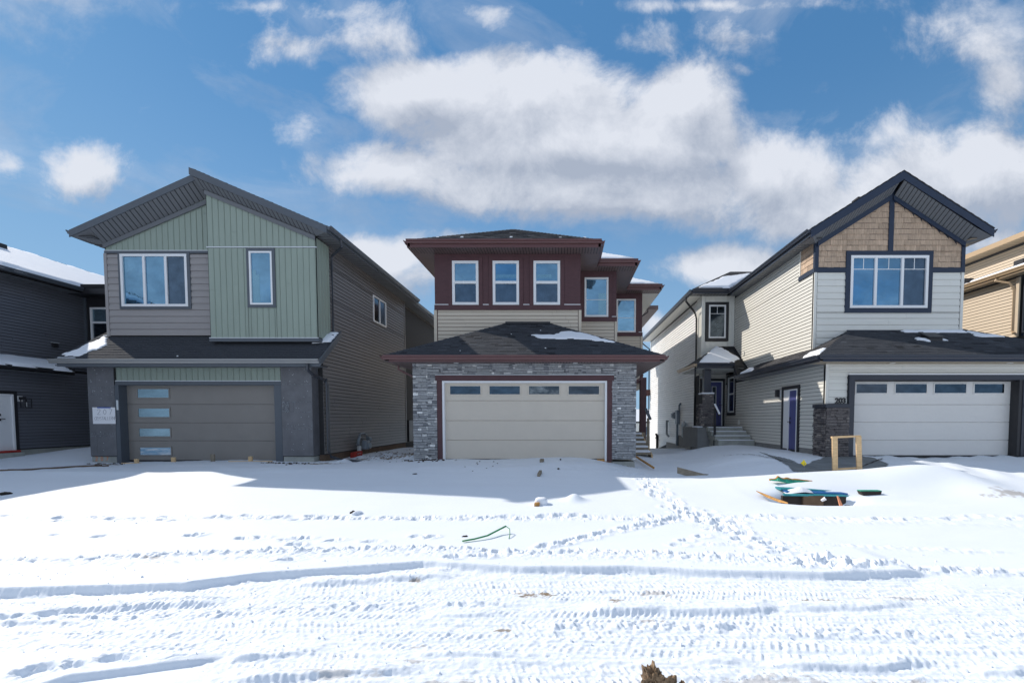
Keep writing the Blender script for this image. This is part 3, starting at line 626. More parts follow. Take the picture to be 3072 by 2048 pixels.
go_ = bpy.data.objects.new('snow_ground', me); C.objects.link(go_); go_['kind'] = 'structure'; go_['label'] = 'snow covered street and yards with tyre tracks and footprints'

def drape(name, outline, m, lift=.006, step=.08, **k):
    """a thin sheet that follows the ground inside an outline"""
    pts = outline; x0, x1 = min(p[0] for p in pts), max(p[0] for p in pts); y0, y1 = min(p[1] for p in pts), max(p[1] for p in pts)
    def inside(x, y):
        c = False; j = len(pts) - 1
        for i in range(len(pts)):
            if (pts[i][1] > y) != (pts[j][1] > y) and x < (pts[j][0] - pts[i][0]) * (y - pts[i][1]) / (pts[j][1] - pts[i][1]) + pts[i][0]: c = not c
            j = i
        return c
    nx_, ny_ = int((x1 - x0) / step) + 1, int((y1 - y0) / step) + 1; idx = {}; mb = MB()
    def vid(i, j):
        if (i, j) not in idx:
            x, y = x0 + i * step, y0 + j * step; idx[(i, j)] = len(mb.v); mb.v.append(V((x, y, ground_z(x, y) + lift)))
        return idx[(i, j)]
    for i in range(nx_):
        for j in range(ny_):
            cx, cy = x0 + (i + .5) * step, y0 + (j + .5) * step
            if inside(cx, cy): mb.f.append((vid(i, j), vid(i + 1, j), vid(i + 1, j + 1), vid(i, j + 1)))
    return mb.build(name, m, None, **k)

FX, FN, FS = V((1, 0, 0)), V((0, -1, 0)), None      # fronts: run +X, facing -Y (the camera side)
EASTW = (V((0, 1, 0)), V((1, 0, 0)))                # a wall facing +X
WESTW = (V((0, 1, 0)), V((-1, 0, 0)))               # a wall facing -X
rect = lambda a, b, c, d: [(a, c), (b, c), (b, d), (a, d)]

def garage_door(th, x0, x1, y, z0, z1, m, seams, wins, pane_m, win_frame_m):
    """sectional door: panels with grooves, windows with frames and panes"""
    d = MB().box(x0, x1, y, y + .05, z0, z1).build('garage_door', m, th)
    zs = [z0] + sorted(seams) + [z1]
    for a, b in zip(zs[:-1], zs[1:]):
        MB().box(x0 + .004, x1 - .004, y - .03, y - .001, a + .006, b - .006).build('door_panel', m, d, bevel=.004)
    MB().box(x0 + .01, x1 - .01, y - .04, y - .0305, z0 - .02, z0 + .03).build('bottom_seal', 'black', d)
    for wx0, wx1, wz0, wz1, pm in wins:
        u = V((1, 0, 0)); fw = .035
        mb = MB(); yy0, yy1 = y - .05, y - .031
        mb.box(wx0 - fw, wx1 + fw, yy0, yy1, wz1, wz1 + fw); mb.box(wx0 - fw, wx1 + fw, yy0, yy1, wz0 - fw, wz0)
        mb.box(wx0 - fw, wx0, yy0, yy1, wz0, wz1); mb.box(wx1, wx1 + fw, yy0, yy1, wz0, wz1)
        mb.build('door_window_frame', win_frame_m, d, bevel=.003)
        MB().box(wx0, wx1, y - .037, y - .0315, wz0, wz1).build('door_window_pane', pm, d)
    return d
def entry_door(th, P0, u, n, x0, x1, z0, z1, m, frame='white', lite=None, handle_s=None, fw=.05):
    P0, u, n = V(P0), V(u), V(n); o = lambda s, t: P0 + u * s + UP * t
    d = MB().obox(o(x0 + fw, z0), u * (x1 - x0 - 2 * fw), n * .03, UP * (z1 - z0 - fw)).build('door', m, th)
    mb = MB(); mb.obox(o(x0, z0), u * fw, n * .06, UP * (z1 - z0)); mb.obox(o(x1 - fw, z0), u * fw, n * .06, UP * (z1 - z0)); mb.obox(o(x0 + fw, z1 - fw), u * (x1 - x0 - 2 * fw), n * .06, UP * fw)
    mb.build('door_frame', frame, d, bevel=.003)
    if lite:
        a, b, c, e = lite; f = .03
        mb = MB(); mb.obox(o(a - f, c - f), u * (b - a + 2 * f), n * .045, UP * f); mb.obox(o(a - f, e), u * (b - a + 2 * f), n * .045, UP * f)
        mb.obox(o(a - f, c), u * f, n * .045, UP * (e - c)); mb.obox(o(b, c), u * f, n * .045, UP * (e - c)); mb.build('door_lite_frame', 'white', d)
        MB().obox(o(a, c), u * (b - a), n * .034, UP * (e - c)).build('door_lite', 'glassgar', d)
    if handle_s is not None:
        mb = MB(); c = o(handle_s, z0 + 1.0); mb.obox(c - UP * .05 - u * .03, u * .06, n * .05, UP * .07); mb.obox(c + UP * .10 - u * .03, u * .06, n * .05, UP * .07)
        mb.obox(c + n * .06 - u * .01, u * .12, n * .02, UP * .02); mb.build('door_handle', 'black', d)
    return d
def pot_light(th, x, y, z):
    MB().disc((x, y, z - .004), (0, 0, -1), .075, .008, 20).build('soffit_light', 'lens', th)

# ================================================================== green and taupe house on the left
G = thing('green_house', 'two storey house with green board siding, brown-grey garage door and black sheathed pillars', 'house', (-11, 14, 0))
ks = Kit('siding_board', 'siding_boards'); kb = Kit('batten_board', 'batten_boards'); kr = Kit('shingle', 'shingles'); kq = Kit('sheathing_board', 'sheathing_boards')
SX = -7.5
# left upper front
y = 14.45; P0 = V((-14.3, y, 0))
winG = (.42, 2.66, 4.68, 6.42)
core(G, 'upper_front_wall', P0, FX, FN, [(0, 3.7), (3.55, 3.7), (3.55, 8.05), (0, 6.78)], 'charcoal_wall')
wf = core(G, 'gable_wall', P0, FX, FN, [(0, 6.5), (3.55, 6.5), (3.55, 8.02), (0, 6.77)], 'charcoal_wall', .16)
wl = core(G, 'mauve_wall', P0, FX, FN, [(0, 3.84), (3.55, 3.84), (3.55, 6.4), (0, 6.4)], 'charcoal_wall', .165)
hang(ks, wl, P0, FX, FN, rect(.07, 3.50, 3.86, 6.38), [winG], .2, 'mauve', DUTCH)
board_batten(kb, wf, P0, FX, FN, [(.03, 6.5), (3.5, 6.5), (3.5, 8.18), (.03, 6.82)], [], 'green')
MB().box(-14.3, -10.83, y - .035, y, 6.40, 6.47).build('belt_trim', 'charcoal', G); MB().box(-14.3, -10.83, y - .045, y, 6.47, 6.49).build('flashing', 'whiteline', G)
corner(G, (-14.3, y, 0), 3.84, 6.4, 'mauve', (-1, 0, 0))
trim4(G, P0, FX, FN, *winG, .10, 'charcoal', .045)
window(G, P0, FX, FN, winG[0] + .07, winG[1] - .09, winG[2] + .08, winG[3] - .045, cols=(1.22, 1.90), fw=.075, panes=['glass', 'glass', 'glassdark'])
# projecting green box on the right
y = 14.0; P0 = V((-10.75, y, 0)); bw = 10.75 - 7.47
winB = (1.18, 2.04, 4.62, 6.38)
core(G, 'green_box_wall', P0, FX, FN, [(0, 3.60), (bw, 3.60), (bw, 6.74), (0, 8.08)], 'charcoal_wall', .4)
gb1 = MB().box(-10.75, -7.47, y + .001, y + .02, 3.62, 6.41).build('green_lower_panel', 'charcoal_wall', G)
gb2 = core(G, 'green_upper_panel', P0 + V((0, .0, 0)), FX, FN, [(0, 6.45), (bw, 6.45), (bw, 6.73), (0, 8.07)], 'charcoal_wall', .02)
board_batten(kb, gb1, P0, FX, FN, rect(.02, bw - .02, 3.72, 6.40), [winB], 'green')
board_batten(kb, gb2, P0, FX, FN, [(.02, 6.45), (bw - .02, 6.45), (bw - .02, 6.73), (.02, 8.06)], [], 'green')
MB().box(-10.77, -7.45, y - .03, y, 6.41, 6.44).build('flashing', 'whiteline', G)
MB().box(-10.77, -7.45, y - .035, y, 3.60, 3.70).build('base_trim', 'charcoal', G); MB().box(-10.77, -7.45, y - .04, y, 3.702, 3.725).build('flashing', 'whiteline', G)
trim4(G, P0, FX, FN, *winB, .09, 'charcoal', .045); window(G, P0, FX, FN, winB[0] + .085, winB[1] - .085, winB[2] + .085, winB[3] - .085, fw=.05)
gs = MB().box(-7.6, -7.47, 14.0, 14.75, 3.62, 6.72).build('green_side_panel', 'charcoal_wall', G)
board_batten(kb, gs, (-7.47, 14.0, 0), EASTW[0], EASTW[1], rect(.02, .72, 3.74, 6.70), [], 'green')
MB().box(-7.47, -7.435, 13.97, 14.75, 3.60, 3.70).build('base_trim', 'charcoal', G)
# side wall
P0 = V((SX, 14.2, 0)); w1 = (3.9, 5.18, 5.08, 6.12)
sw = core(G, 'side_wall', P0, *EASTW, rect(.06, 7.5, .12, 6.85), 'charcoal_wall', .2)
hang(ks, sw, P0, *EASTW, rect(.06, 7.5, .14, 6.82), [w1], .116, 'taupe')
window(G, P0, *EASTW, *w1, cols=(4.54,), fw=.055, panes=['glassgar', 'glassdark'])
corner(G, (SX, 21.7, 0), .14, 6.82, 'taupe', (0, 1, 0), (1, 0, 0))
MB().box(SX - .12, SX - .015, 14.2, 21.7, -.9, .12).build('foundation', 'footing', G)
P1 = V((SX - .33, 21.7, 0)); w2 = (1.95, 3.3, 5.08, 6.1)
sw2 = core(G, 'rear_side_wall', P1, *EASTW, rect(0, 9, .12, 6.85), 'charcoal_wall', .2)
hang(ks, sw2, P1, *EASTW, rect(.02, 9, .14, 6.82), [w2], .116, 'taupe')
window(G, P1, *EASTW, *w2, cols=(2.62,), fw=.055, panes=['glassgar', 'glassdark'])
MB().box(-7.95, -7.85, 21.7, 30.7, -1.4, .12).build('foundation', 'footing', G)
MB().box(-7.83, -7.45, 22.0, 22.9, .16, 1.18).build('dark_side_box', 'black', G, bevel=.01)  # plain dark box against the rear side wall
# hidden body so light and shade behave
MB().box(-14.2, -7.75, 14.65, 30.6, -.5, 6.7).build('house_body', 'charcoal_wall', G)
MB().box(-14.25, -7.75, 14.3, 14.64, -.5, 3.5).build('garage_body', 'charcoal_wall', G)
# upper roof
rz = 8.56; rx = -10.92
roof_plane(kr, G, 'roof_right', [(-6.98, 13.7, 6.93), (-6.98, 22.1, 6.93), (rx, 22.1, rz + .03), (rx, 13.7, rz + .03)], 'shingle2', shingles=True)
roof_plane(kr, G, 'roof_left', [(-14.9, 22.1, 6.93), (-14.9, 14.0, 6.93), (rx, 14.0, rz + .08), (rx, 22.1, rz + .08)], 'shingle2', shingles=False)
roof_plane(kr, G, 'rear_roof', [(-7.32, 22.1, 7.0), (-7.32, 31, 7.0), (rx, 31, 8.5), (rx, 22.1, 8.5)], 'shingle2', shingles=False)
roof_plane(kr, G, 'rear_roof_left', [(-14.5, 31, 7.0), (-14.5, 22.1, 7.0), (rx, 22.1, 8.5), (rx, 31, 8.5)], 'shingle2', shingles=False)
def rake(th, A, B, out, m, h=.2, name='rake_board'):
    A, B, out = V(A), V(B), V(out)
    return MB().obox(A - UP * h, B - A, out * .025, UP * h).build(name, m, th, bevel=.003)
rake(G, (rx - .06, 13.7, rz + .055), (-6.98, 13.7, 6.93 - .0), (0, -1, 0), 'charcoal', .21)
rake(G, (-14.9, 14.0, 6.93), (rx - .03, 14.0, rz + .08), (0, -1, 0), 'charcoal', .21)
for (xa, za, xb, zb, ya, yb, k, dz, tip) in [(-14.3, 6.985, -11.0, 8.42, 14.0, 14.44, 24, -.33, (-14.86, 14.0, 6.74)), (-10.9, 8.35, -7.47, 6.94, 13.72, 13.99, 24, -.19, (-7.02, 13.72, 6.76))]:
    P = V((xa, ya, za)); U = V((xb - xa, 0, zb - za)); soffit(G, P, U, V((0, yb - ya, dz)), U.length / k, 'darksoffit')
    q = P if xa < -12 else P + U
    MB().prism([q, q + V((0, yb - ya, dz)), V(tip)], (0, 0, .02)).build('soffit_return', 'darksoffit', G)
    MB().prism([q + V((0, yb - ya, dz)), V(tip), V(tip) + V((0, .6, 0)), q + V((0, yb - ya + .2, dz + .1))], (0, 0, .02)).build('soffit_return', 'darksoffit', G)
# frieze under the left rake
MB().obox((-14.3, 14.41, 6.54), (3.5, 0, 1.445), (0, -.03, 0), (0, 0, .13)).build('frieze_board', 'darksoffit', G)
MB().obox((-10.75, 13.965, 7.97), (3.28, 0, -1.355), (0, -.03, 0), (0, 0, .13)).build('frieze_board', 'darksoffit', G)
gutter(G, (-6.98, 13.7, 6.95), (-6.98, 22.1, 6.95), (1, 0, 0), 'charcoal'); fascia(G, (-6.98, 13.72, 6.93), (-6.98, 22.1, 6.93), (1, 0, 0), 'charcoal', .17)
gutter(G, (-7.32, 22.14, 7.02), (-7.32, 31, 7.02), (1, 0, 0), 'charcoal'); fascia(G, (-7.32, 22.14, 7.0), (-7.32, 31, 7.0), (1, 0, 0), 'charcoal', .17)
gutter(G, (-14.9, 22, 6.95), (-14.9, 14.0, 6.95), (-1, 0, 0), 'charcoal')
soffit(G, (-7.5, 14.1, 6.76), (0, 8.0, 0), (.51, 0, 0), .2); soffit(G, (-7.83, 22.15, 6.83), (0, 8.8, 0), (.5, 0, 0), .25)
soffit(G, (-14.9, 14.05, 6.76), (0, 1.6, 0), (.6, 0, 0), .16)
downspout(G, [(-6.93, 14.45, 6.82), (-6.93, 14.5, 6.62), (-7.38, 14.75, 6.42), (-7.42, 14.82, 6.2), (-7.42, 14.82, 4.05), (-7.40, 14.7, 3.98), (-7.25, 14.45, 3.86)], 'downs')
# garage roof
A, B = V((-14.98, 13.4, 2.97)), V((-7.12, 13.4, 2.97))
roof_plane(kr, G, 'garage_roof', [A, B, (-7.12, 14.72, 4.03), (-14.6, 14.72, 4.03)], 'shingle')
roof_plane(kr, G, 'garage_roof_side', [(-14.98, 15.1, 2.97), A, (-14.6, 14.72, 4.03)], 'shingle', shingles=False)
gutter(G, A + UP * .02, B + UP * .02, (0, -1, 0), 'highlit'); fascia(G, A + V((.16, 0, 0)), B, (0, -1, 0), 'charcoal', .19)
MB().obox((-7.12, 13.37, 2.80), (0, 1.33, 1.06), (.03, 0, 0), (0, 0, .2)).build('rake_board', 'charcoal', G)
soffit(G, (-14.9, 13.42, 2.80), (7.75, 0, 0), (0, .5, 0), .18)
# garage front
for nm, a, b in (('left_pillar', -14.46, -13.66), ('right_pillar', -8.58, -7.65)):
    pl = MB().box(a, b, 13.9, 14.6, .10, 2.86).build(nm, 'charcoal_wall', G)
    lv = [.12, .94, 1.04, 1.46, 1.76, 2.3, 2.84] if a > -10 else [.12, .72, .80, 1.60, 1.98, 2.20, 2.84]
    clad(kq, pl, (a, 13.9, 0), FX, UP, FN, rect(0, b - a, .1, 2.86), [], [(lo_, hi_ - lo_) for lo_, hi_ in zip(lv[:-1], lv[1:])], lambda r: r.uniform(.5, 1.6), lambda e, r: [(0, .008), (1, .008)], .004, 'sheath')
    for zz_ in lv[1:-1]: MB().box(a + .003, b - .003, 13.885, 13.892, zz_ - .012, zz_ + .012).build('seam_strip', 'dusty', pl)
    MB().box(a, b, 13.93, 14.6, -.6, .10).build('pillar_footing', 'concrete', G)
    sc = MB()
    for k in range(26):
        cx, cz = rng.uniform(a + .05, b - .05), rng.choice([.3, .5, .86, 1.1, 1.3, 1.6, 1.9, 2.1, 2.4, 2.6, 2.75]) + rng.uniform(-.03, .03); sc.box(cx - .006, cx + .006, 13.882, 13.892, cz - .006, cz + .006)
    o = sc.build('screw_heads', 'whiteline', pl); o['kind'] = 'stuff'
pl = MB().box(-7.66, -7.65, 13.9, 14.55, .1, 2.86).build('pillar_side', 'charcoal_wall', G)
clad(kq, pl, (-7.65, 13.9, 0), EASTW[0], UP, EASTW[1], rect(0, .62, .1, 2.86), [], [(.12, .82), (.94, .52), (1.46, .3), (1.76, 1.08)], lambda r: 3, lambda e, r: [(0, .008), (1, .008)], .004, 'sheath')
MB().box(-8.55, -8.35, 13.880, 13.885, 1.45, 1.8).build('joint_patch', 'dusty', G)
hd = MB().box(-13.66, -8.58, 13.97, 14.3, 2.38, 2.84).build('header_wall', 'charcoal_wall', G)
board_batten(kb, hd, (-13.66, 13.97, 0), FX, FN, rect(.01, 5.07, 2.42, 2.82), [], 'green')
MB().box(-13.66, -8.58, 13.93, 13.97, 2.395, 2.42).build('flashing', 'whiteline', G)
MB().box(-13.66, -8.58, 13.92, 14.2, 2.28, 2.39).build('door_head_trim', 'charcoal', G, bevel=.004)
MB().box(-13.68, -13.54, 13.9, 14.2, -.1, 2.28).build('door_jamb', 'charcoal', G, bevel=.004); MB().box(-8.82, -8.60, 13.92, 14.2, -.1, 2.28).build('door_jamb', 'charcoal', G, bevel=.004)
garage_door(G, -13.56, -8.8, 14.2, -.06, 2.3, 'gdoor', [.57, 1.13, 1.70],
            [(-13.20, -12.24, 1.91, 2.17, 'glassteal'), (-13.20, -12.24, 1.31, 1.57, 'glassteal'), (-13.20, -12.24, .71, .95, 'glassteal'), (-13.20, -12.24, .13, .36, 'film')], None, 'gdoor')
MB().box(-13.62, -13.56, 13.895, 13.9, 1.52, 1.82).build('door_sensor_strip', 'whiteline', G, bevel=.01)
MB().box(-14.24, -13.6, 13.95, 14.2, -.02, .0).build('sill_plate', 'woodold', G)
# leader at the right pillar
downspout(G, [(-7.45, 13.32, 2.84), (-7.45, 13.34, 2.68), (-7.40, 13.5, 2.56), (-7.36, 14.1, 2.45), (-7.38, 14.3, 2.30), (-7.38, 14.3, .22), (-7.30, 14.28, .06), (-6.9, 14.1, -.02), (-6.1, 13.9, -.06)], 'downs', .05)
downspout(G, [(-7.33, 14.15, .25), (-7.33, 14.15, 2.5)], 'downs', .035)
for k in (ks, kb, kr, kq): k.finish()

# ================================================================== middle house
H = thing('brown_trim_house', 'two storey house with burgundy brown trim, grey stone garage front and beige garage door', 'house', (-1, 14, 0))
ks = Kit('siding_board', 'siding_boards'); kr = Kit('shingle', 'shingles'); kt = Kit('stone', 'stones'); kp = Kit('fibre_panel', 'fibre_panels')
gx0, gx1 = -4.43, 2.15; hole = (.70, 5.86, -1, 2.53)
fw_ = MB(); fw_.box(gx0, gx0 + .72, 13.5, 14.0, .08, 2.9); fw_.box(gx1 - .72, gx1, 13.5, 14.0, .08, 2.9); fw_.box(gx0 + .72, gx1 - .72, 13.5, 14.0, 2.5, 2.9)
fw_ = fw_.build('stone_wall', 'mortar', H)
r_ = random.Random(3)
def ledgestone(kit, wall, P0, run, n, x0, x1, z0, z1, holes, m, hs=(.035, .045, .055, .07, .09), pw=(.38, .62), lw=(.10, .34)):
    """interlocking ledgestone: columns of panels, each with its own courses, with stepped edges"""
    a = x0
    while a < x1 - 1e-3:
        b = min(a + r_.uniform(*pw), x1)
        if x1 - b < .2: b = x1
        cz = z0 - r_.uniform(0, .03)
        while cz < z1 - .004:
            e = r_.choice(hs); lo_ = max(cz, z0); e2 = min(cz + e, z1) - lo_
            if e2 > .01:
                aa = a - (r_.uniform(0, .05) if a > x0 else 0)
                dz = r_.uniform(0, .03); clad(kit, wall, V(P0) + V(n) * dz * .5, run, UP, n, rect(aa, b - (.004 if b < x1 else 0), lo_, lo_ + e2), holes, [(lo_, e2)], lambda r: r.uniform(*lw), STONE, .005, m)
            cz += e
        a = b
ledgestone(kt, fw_, (gx0, 13.5, 0), FX, FN, 0, gx1 - gx0, .05, 2.88, [hole], 'stone')
MB().box(gx0 + .02, gx0 + .74, 13.52, 14.0, -.6, .08).build('foundation', 'concrete', H); MB().box(gx1 - .78, gx1 - .02, 13.52, 14.0, -.8, -.02).build('foundation', 'concrete', H)
MB().box(1.0, 1.42, 13.47, 13.52, -.04, .05).build('sill_board', 'woodorange', H)
MB().box(-3.76, 1.49, 13.42, 13.5, 2.37, 2.53).build('door_head_trim', 'brown', H, bevel=.004); MB().box(-3.76, 1.49, 13.40, 13.5, 2.532, 2.55).build('flashing', 'whiteline', H)
MB().box(-3.72, -3.57, 13.44, 13.5, .03, 2.37).build('door_side_trim', 'brown', H, bevel=.004); MB().box(1.29, 1.44, 13.44, 13.5, -.02, 2.37).build('door_side_trim', 'brown', H, bevel=.004)
mb = MB(); mb.box(-3.57, -3.51, 13.45, 13.6, .03, 2.37); mb.box(1.23, 1.29, 13.45, 13.6, 0, 2.37); mb.box(-3.51, 1.23, 13.45, 13.6, 2.31, 2.37); mb.build('door_weather_strip', 'white', H, bevel=.003)
gp = 'glassgar'
garage_door(H, -3.53, 1.25, 13.6, .03, 2.33, 'beigedoor', [.62, 1.20, 1.79], [(-3.36, -2.46, 1.98, 2.22, gp), (-2.19, -1.29, 1.98, 2.22, gp), (-1.02, -.12, 1.98, 2.22, 'torn'), (.16, 1.06, 1.98, 2.22, gp)], None, 'beigedoor')
# garage roof
A, B = V((-5.07, 12.95, 3.03)), V((2.87, 12.95, 3.03))
roof_plane(kr, H, 'garage_roof', [A, B, (-.5, 16.0, 4.56), (-1.96, 16.0, 4.56)], 'shingle')
roof_plane(kr, H, 'garage_roof_right', [B, (2.87, 19.5, 3.03), (-.5, 19.5, 4.56), (-.5, 16.0, 4.56)], 'shingle')
roof_plane(kr, H, 'garage_roof_left', [(-5.07, 16.5, 3.03), A, (-1.96, 16.0, 4.56)], 'shingle', shingles=False)
def cap(th, A, B, m='shingle', n=None):
    A, B = V(A), V(B); n = n or max(2, int((B - A).length / .2)); d = (B - A) / n; s = d.cross(UP).normalized() * .13
    for i in range(n):
        p = A + d * i; MB().add([p - s - UP * .035, p + UP * .03, p + s - UP * .035, p + d * .98 - s - UP * .045, p + d * .98 + UP * .018, p + d * .98 + s - UP * .045,
                                 p - s - UP * .05, p + s - UP * .05, p + d * .98 - s - UP * .06, p + d * .98 + s - UP * .06], [(0, 1, 4, 3), (1, 2, 5, 4), (0, 6, 7, 2, 1), (3, 4, 5, 9, 8), (6, 8, 9, 7), (0, 3, 8, 6), (2, 7, 9, 5)]).build('ridge_cap', m, th)
cap(H, A, (-1.96, 16.0, 4.56)); cap(H, B, (-.5, 16.0, 4.56)); MB().box(-2.0, -.45, 15.86, 16.0, 4.53, 4.60).build('ridge_flashing', 'black', H)
gutter(H, A + UP * .01, B + UP * .01, (0, -1, 0), 'brownmetal'); fascia(H, A + V((.14, 0, 0)), B - V((.14, 0, 0)), (0, -1, 0), 'brownmetal', .17)
gutter(H, (2.87, 12.95, 3.04), (2.87, 19.5, 3.04), (1, 0, 0), 'brownmetal'); fascia(H, (2.87, 12.95, 3.03), (2.87, 19.5, 3.03), (1, 0, 0), 'brownmetal', .17)
gutter(H, (-5.07, 16, 3.04), (-5.07, 12.95, 3.04), (-1, 0, 0), 'brownmetal')
soffit(H, (-5.05, 12.97, 2.87), (7.9, 0, 0), (0, .5, 0), .085, 'brownsoffit'); soffit(H, (2.16, 13.5, 2.87), (0, 6.0, 0), (.7, 0, 0), .12, 'brownsoffit'); soffit(H, (-5.05, 13.5, 2.87), (0, 2.5, 0), (.6, 0, 0), .12, 'brownsoffit')
pot_light(H, -3.1, 13.25, 2.87); pot_light(H, .35, 13.25, 2.87)
downspout(H, [(-5.0, 13.9, 2.9), (-5.0, 13.9, 2.75), (-4.75, 13.9, 2.62), (-4.5, 13.9, 2.5), (-4.46, 13.9, 2.3), (-4.46, 13.9, .3)], 'brownmetal')
downspout(H, [(2.95, 17.0, 2.9), (2.93, 17.0, 2.75), (2.3, 17.0, 2.55)], 'brownmetal')
MB().box(gx0 + .1, gx1 - .05, 14.0, 16.0, -.5, 2.86).build('garage_body', 'beige', H)
# three stepped boxes of the upper floor
def upper(x0, x1, y, wins, eave_y, ex0, ex1, rz, trimx, first):
    P0 = V((x0, y, 0)); wd_ = x1 - x0
    body = core(H, 'upper_wall', P0, FX, FN, rect(0, wd_, 2.9, 6.95), 'brown', .3)
    hang(ks, body, P0, FX, FN, rect(.10 if first else .02, wd_ - .09, 3.0, 5.02), [], .13, 'beige')
    if first: corner(H, (x0, y, 0), 3.3, 5.02, 'beige', (-1, 0, 0), wd=.1)
    corner(H, (x1, y, 0), 3.3, 5.02, 'beige', (1, 0, 0), wd=.1)
    MB().box(x0 - .01, x1 + .02, y - .045, y, 5.02, 5.19).build('belt_board', 'brown', H, bevel=.004)
    edges = [0.0] + sum([[a - .14, b + .14] for a, b in wins], []) + [wd_]
    holes = [(a - .02, b + .02, 5.19, 6.69) for a, b in wins]
    for k in range(0, len(edges), 2):
        a, b = edges[k], edges[k + 1]
        if b - a > .08:
            MB().box(x0 + a + .004, x0 + b - .004, y - .018, y, 5.22, 6.93).build('fibre_panel', 'brown', body, bevel=.003)
            MB().box(x0 + a + .004, x0 + b - .004, y - .05, y, 5.192, 5.215).build('flashing', 'white', body)
    for a, b in wins:
        mb = MB(); z0, z1 = 5.19, 6.69
        mb.obox((x0 + a - .14, y - .04, z0), (.14, 0, 0), (0, .04, 0), (0, 0, z1 - z0 + .12)); mb.obox((x0 + b, y - .04, z0), (.14, 0, 0), (0, .04, 0), (0, 0, z1 - z0 + .12)); mb.obox((x0 + a, y - .04, z1), (b - a, 0, 0), (0, .04, 0), (0, 0, .12))
        mb.build('window_trim', 'brown', body, bevel=.005)
        MB().box(x0 + a - .14, x0 + b + .14, y - .018, y, 6.815, 6.93).build('fibre_panel', 'brown', body, bevel=.003)
        if first: window(H, P0, FX, FN, a, b, z0, z1, rows=(5.96,), fw=.09, panes=['glassdark', 'glass'], d=.06)
        else: window(H, P0, FX, FN, a, b, z0 + .0, z1, fw=.07, grille=(False, .78), d=.06)
    return body
upper(-4.46, .60, 16.0, [(.62, 1.53), (2.02, 2.93), (3.43, 4.35)], 15.4, 0, 0, 0, 0, True)
upper(.60, 2.06, 17.85, [(.22, 1.14)], 0, 0, 0, 0, 0, False)
upper(2.06, 3.60, 21.0, [(.36, 1.24)], 0, 0, 0, 0, 0, False)
MB().box(-4.40, .55, 16.32, 34, 2.9, 6.93).build('house_body', 'beige', H); MB().box(.45, 2.0, 18.17, 34, 0, 6.93).build('house_body', 'beige', H); MB().box(1.9, 3.55, 21.32, 34, 2.6, 6.93).build('house_body', 'beige', H)  # unseen rear ends lengthened to shade the right neighbour's wall
Z7 = 7.17
MB().box(3.5, 4.95, 24.0, 34.5, 6.95, 7.15).build('unseen_shade_eave', 'brownsoffit', H)  # hidden slab added to cast shade on the pale rear wall
# main hip roof over the first box
A, B = V((-5.2, 15.4, Z7)), V((1.27, 15.4, Z7)); pk = V((-2.0, 18.65, 8.84)); pk2 = V((-2.0, 25.0, 8.84))
roof_plane(kr, H, 'roof_front', [A, B, pk], 'shingle'); roof_plane(kr, H, 'roof_right', [B, (1.27, 34.5, Z7), (-2.0, 34.5, 8.84), pk], 'shingle', shingles=False); roof_plane(kr, H, 'roof_left', [(-5.2, 34.5, Z7), A, pk, (-2.0, 34.5, 8.84)], 'shingle', shingles=False)
cap(H, A, pk); cap(H, B, pk)
# second and third
A2, B2 = V((1.1, 17.25, Z7)), V((2.78, 17.25, Z7)); roof_plane(kr, H, 'side_roof_front', [A2, B2, (1.3, 18.75, 7.95), (.6, 18.75, 7.95)], 'shingle'); roof_plane(kr, H, 'side_roof', [B2, (2.78, 34.5, Z7), (.2, 34.5, 8.5), (1.3, 18.75, 7.95)], 'shingle', shingles=False)
A3, B3 = V((2.6, 20.4, Z7)), V((4.36, 20.4, Z7)); roof_plane(kr, H, 'rear_roof_front', [A3, B3, (3.0, 21.8, 7.9), (2.0, 21.8, 7.9)], 'shingle'); roof_plane(kr, H, 'rear_roof', [B3, (4.36, 34.5, Z7), (1.5, 34.5, 8.5), (3.0, 21.8, 7.9)], 'shingle', shingles=False)
for (xa, xb, yy_) in ((-5.2, 1.27, 15.4), (1.20, 2.78, 17.25), (2.72, 4.36, 20.4)):
    gutter(H, (xa, yy_, Z7 + .01), (xb, yy_, Z7 + .01), (0, -1, 0), 'brownmetal'); fascia(H, (xa + .1, yy_, Z7), (xb - .1, yy_, Z7), (0, -1, 0), 'brownmetal', .23)
for (x_, ya, yb) in ((1.27, 15.4, 18.2), (2.78, 17.25, 21.5), (4.36, 20.4, 34.5)):
    gutter(H, (x_, ya, Z7 + .01), (x_, yb, Z7 + .01), (1, 0, 0), 'brownmetal'); fascia(H, (x_, ya, Z7), (x_, yb, Z7), (1, 0, 0), 'brownmetal', .23)
gutter(H, (-5.2, 28, Z7 + .01), (-5.2, 15.4, Z7 + .01), (-1, 0, 0), 'brownmetal'); fascia(H, (-5.2, 28, Z7), (-5.2, 15.4, Z7), (-1, 0, 0), 'brownmetal', .23)
zs_ = 6.94
soffit(H, (-5.18, 15.42, zs_), (6.43, 0, 0), (0, .58, 0), .1, 'brownsoffit'); soffit(H, (.61, 16.0, zs_), (0, 1.85, 0), (.64, 0, 0), .1, 'brownsoffit'); soffit(H, (-5.18, 16.0, zs_), (0, 12, 0), (.71, 0, 0), .12, 'brownsoffit')
soffit(H, (1.25, 17.27, zs_), (1.52, 0, 0), (0, .58, 0), .1, 'brownsoffit'); soffit(H, (2.07, 17.85, zs_), (0, 3.2, 0), (.7, 0, 0), .1, 'brownsoffit')
soffit(H, (2.76, 20.42, zs_), (1.6, 0, 0), (0, .58, 0), .1, 'brownsoffit'); soffit(H, (3.61, 21.0, zs_), (0, 7, 0), (.74, 0, 0), .12, 'lights')
downspout(H, [(4.40, 24.0, 7.0), (4.4, 24.0, 6.8), (3.75, 23.9, 6.35), (3.68, 23.9, 6.1), (3.68, 23.9, 2.5)], 'black')
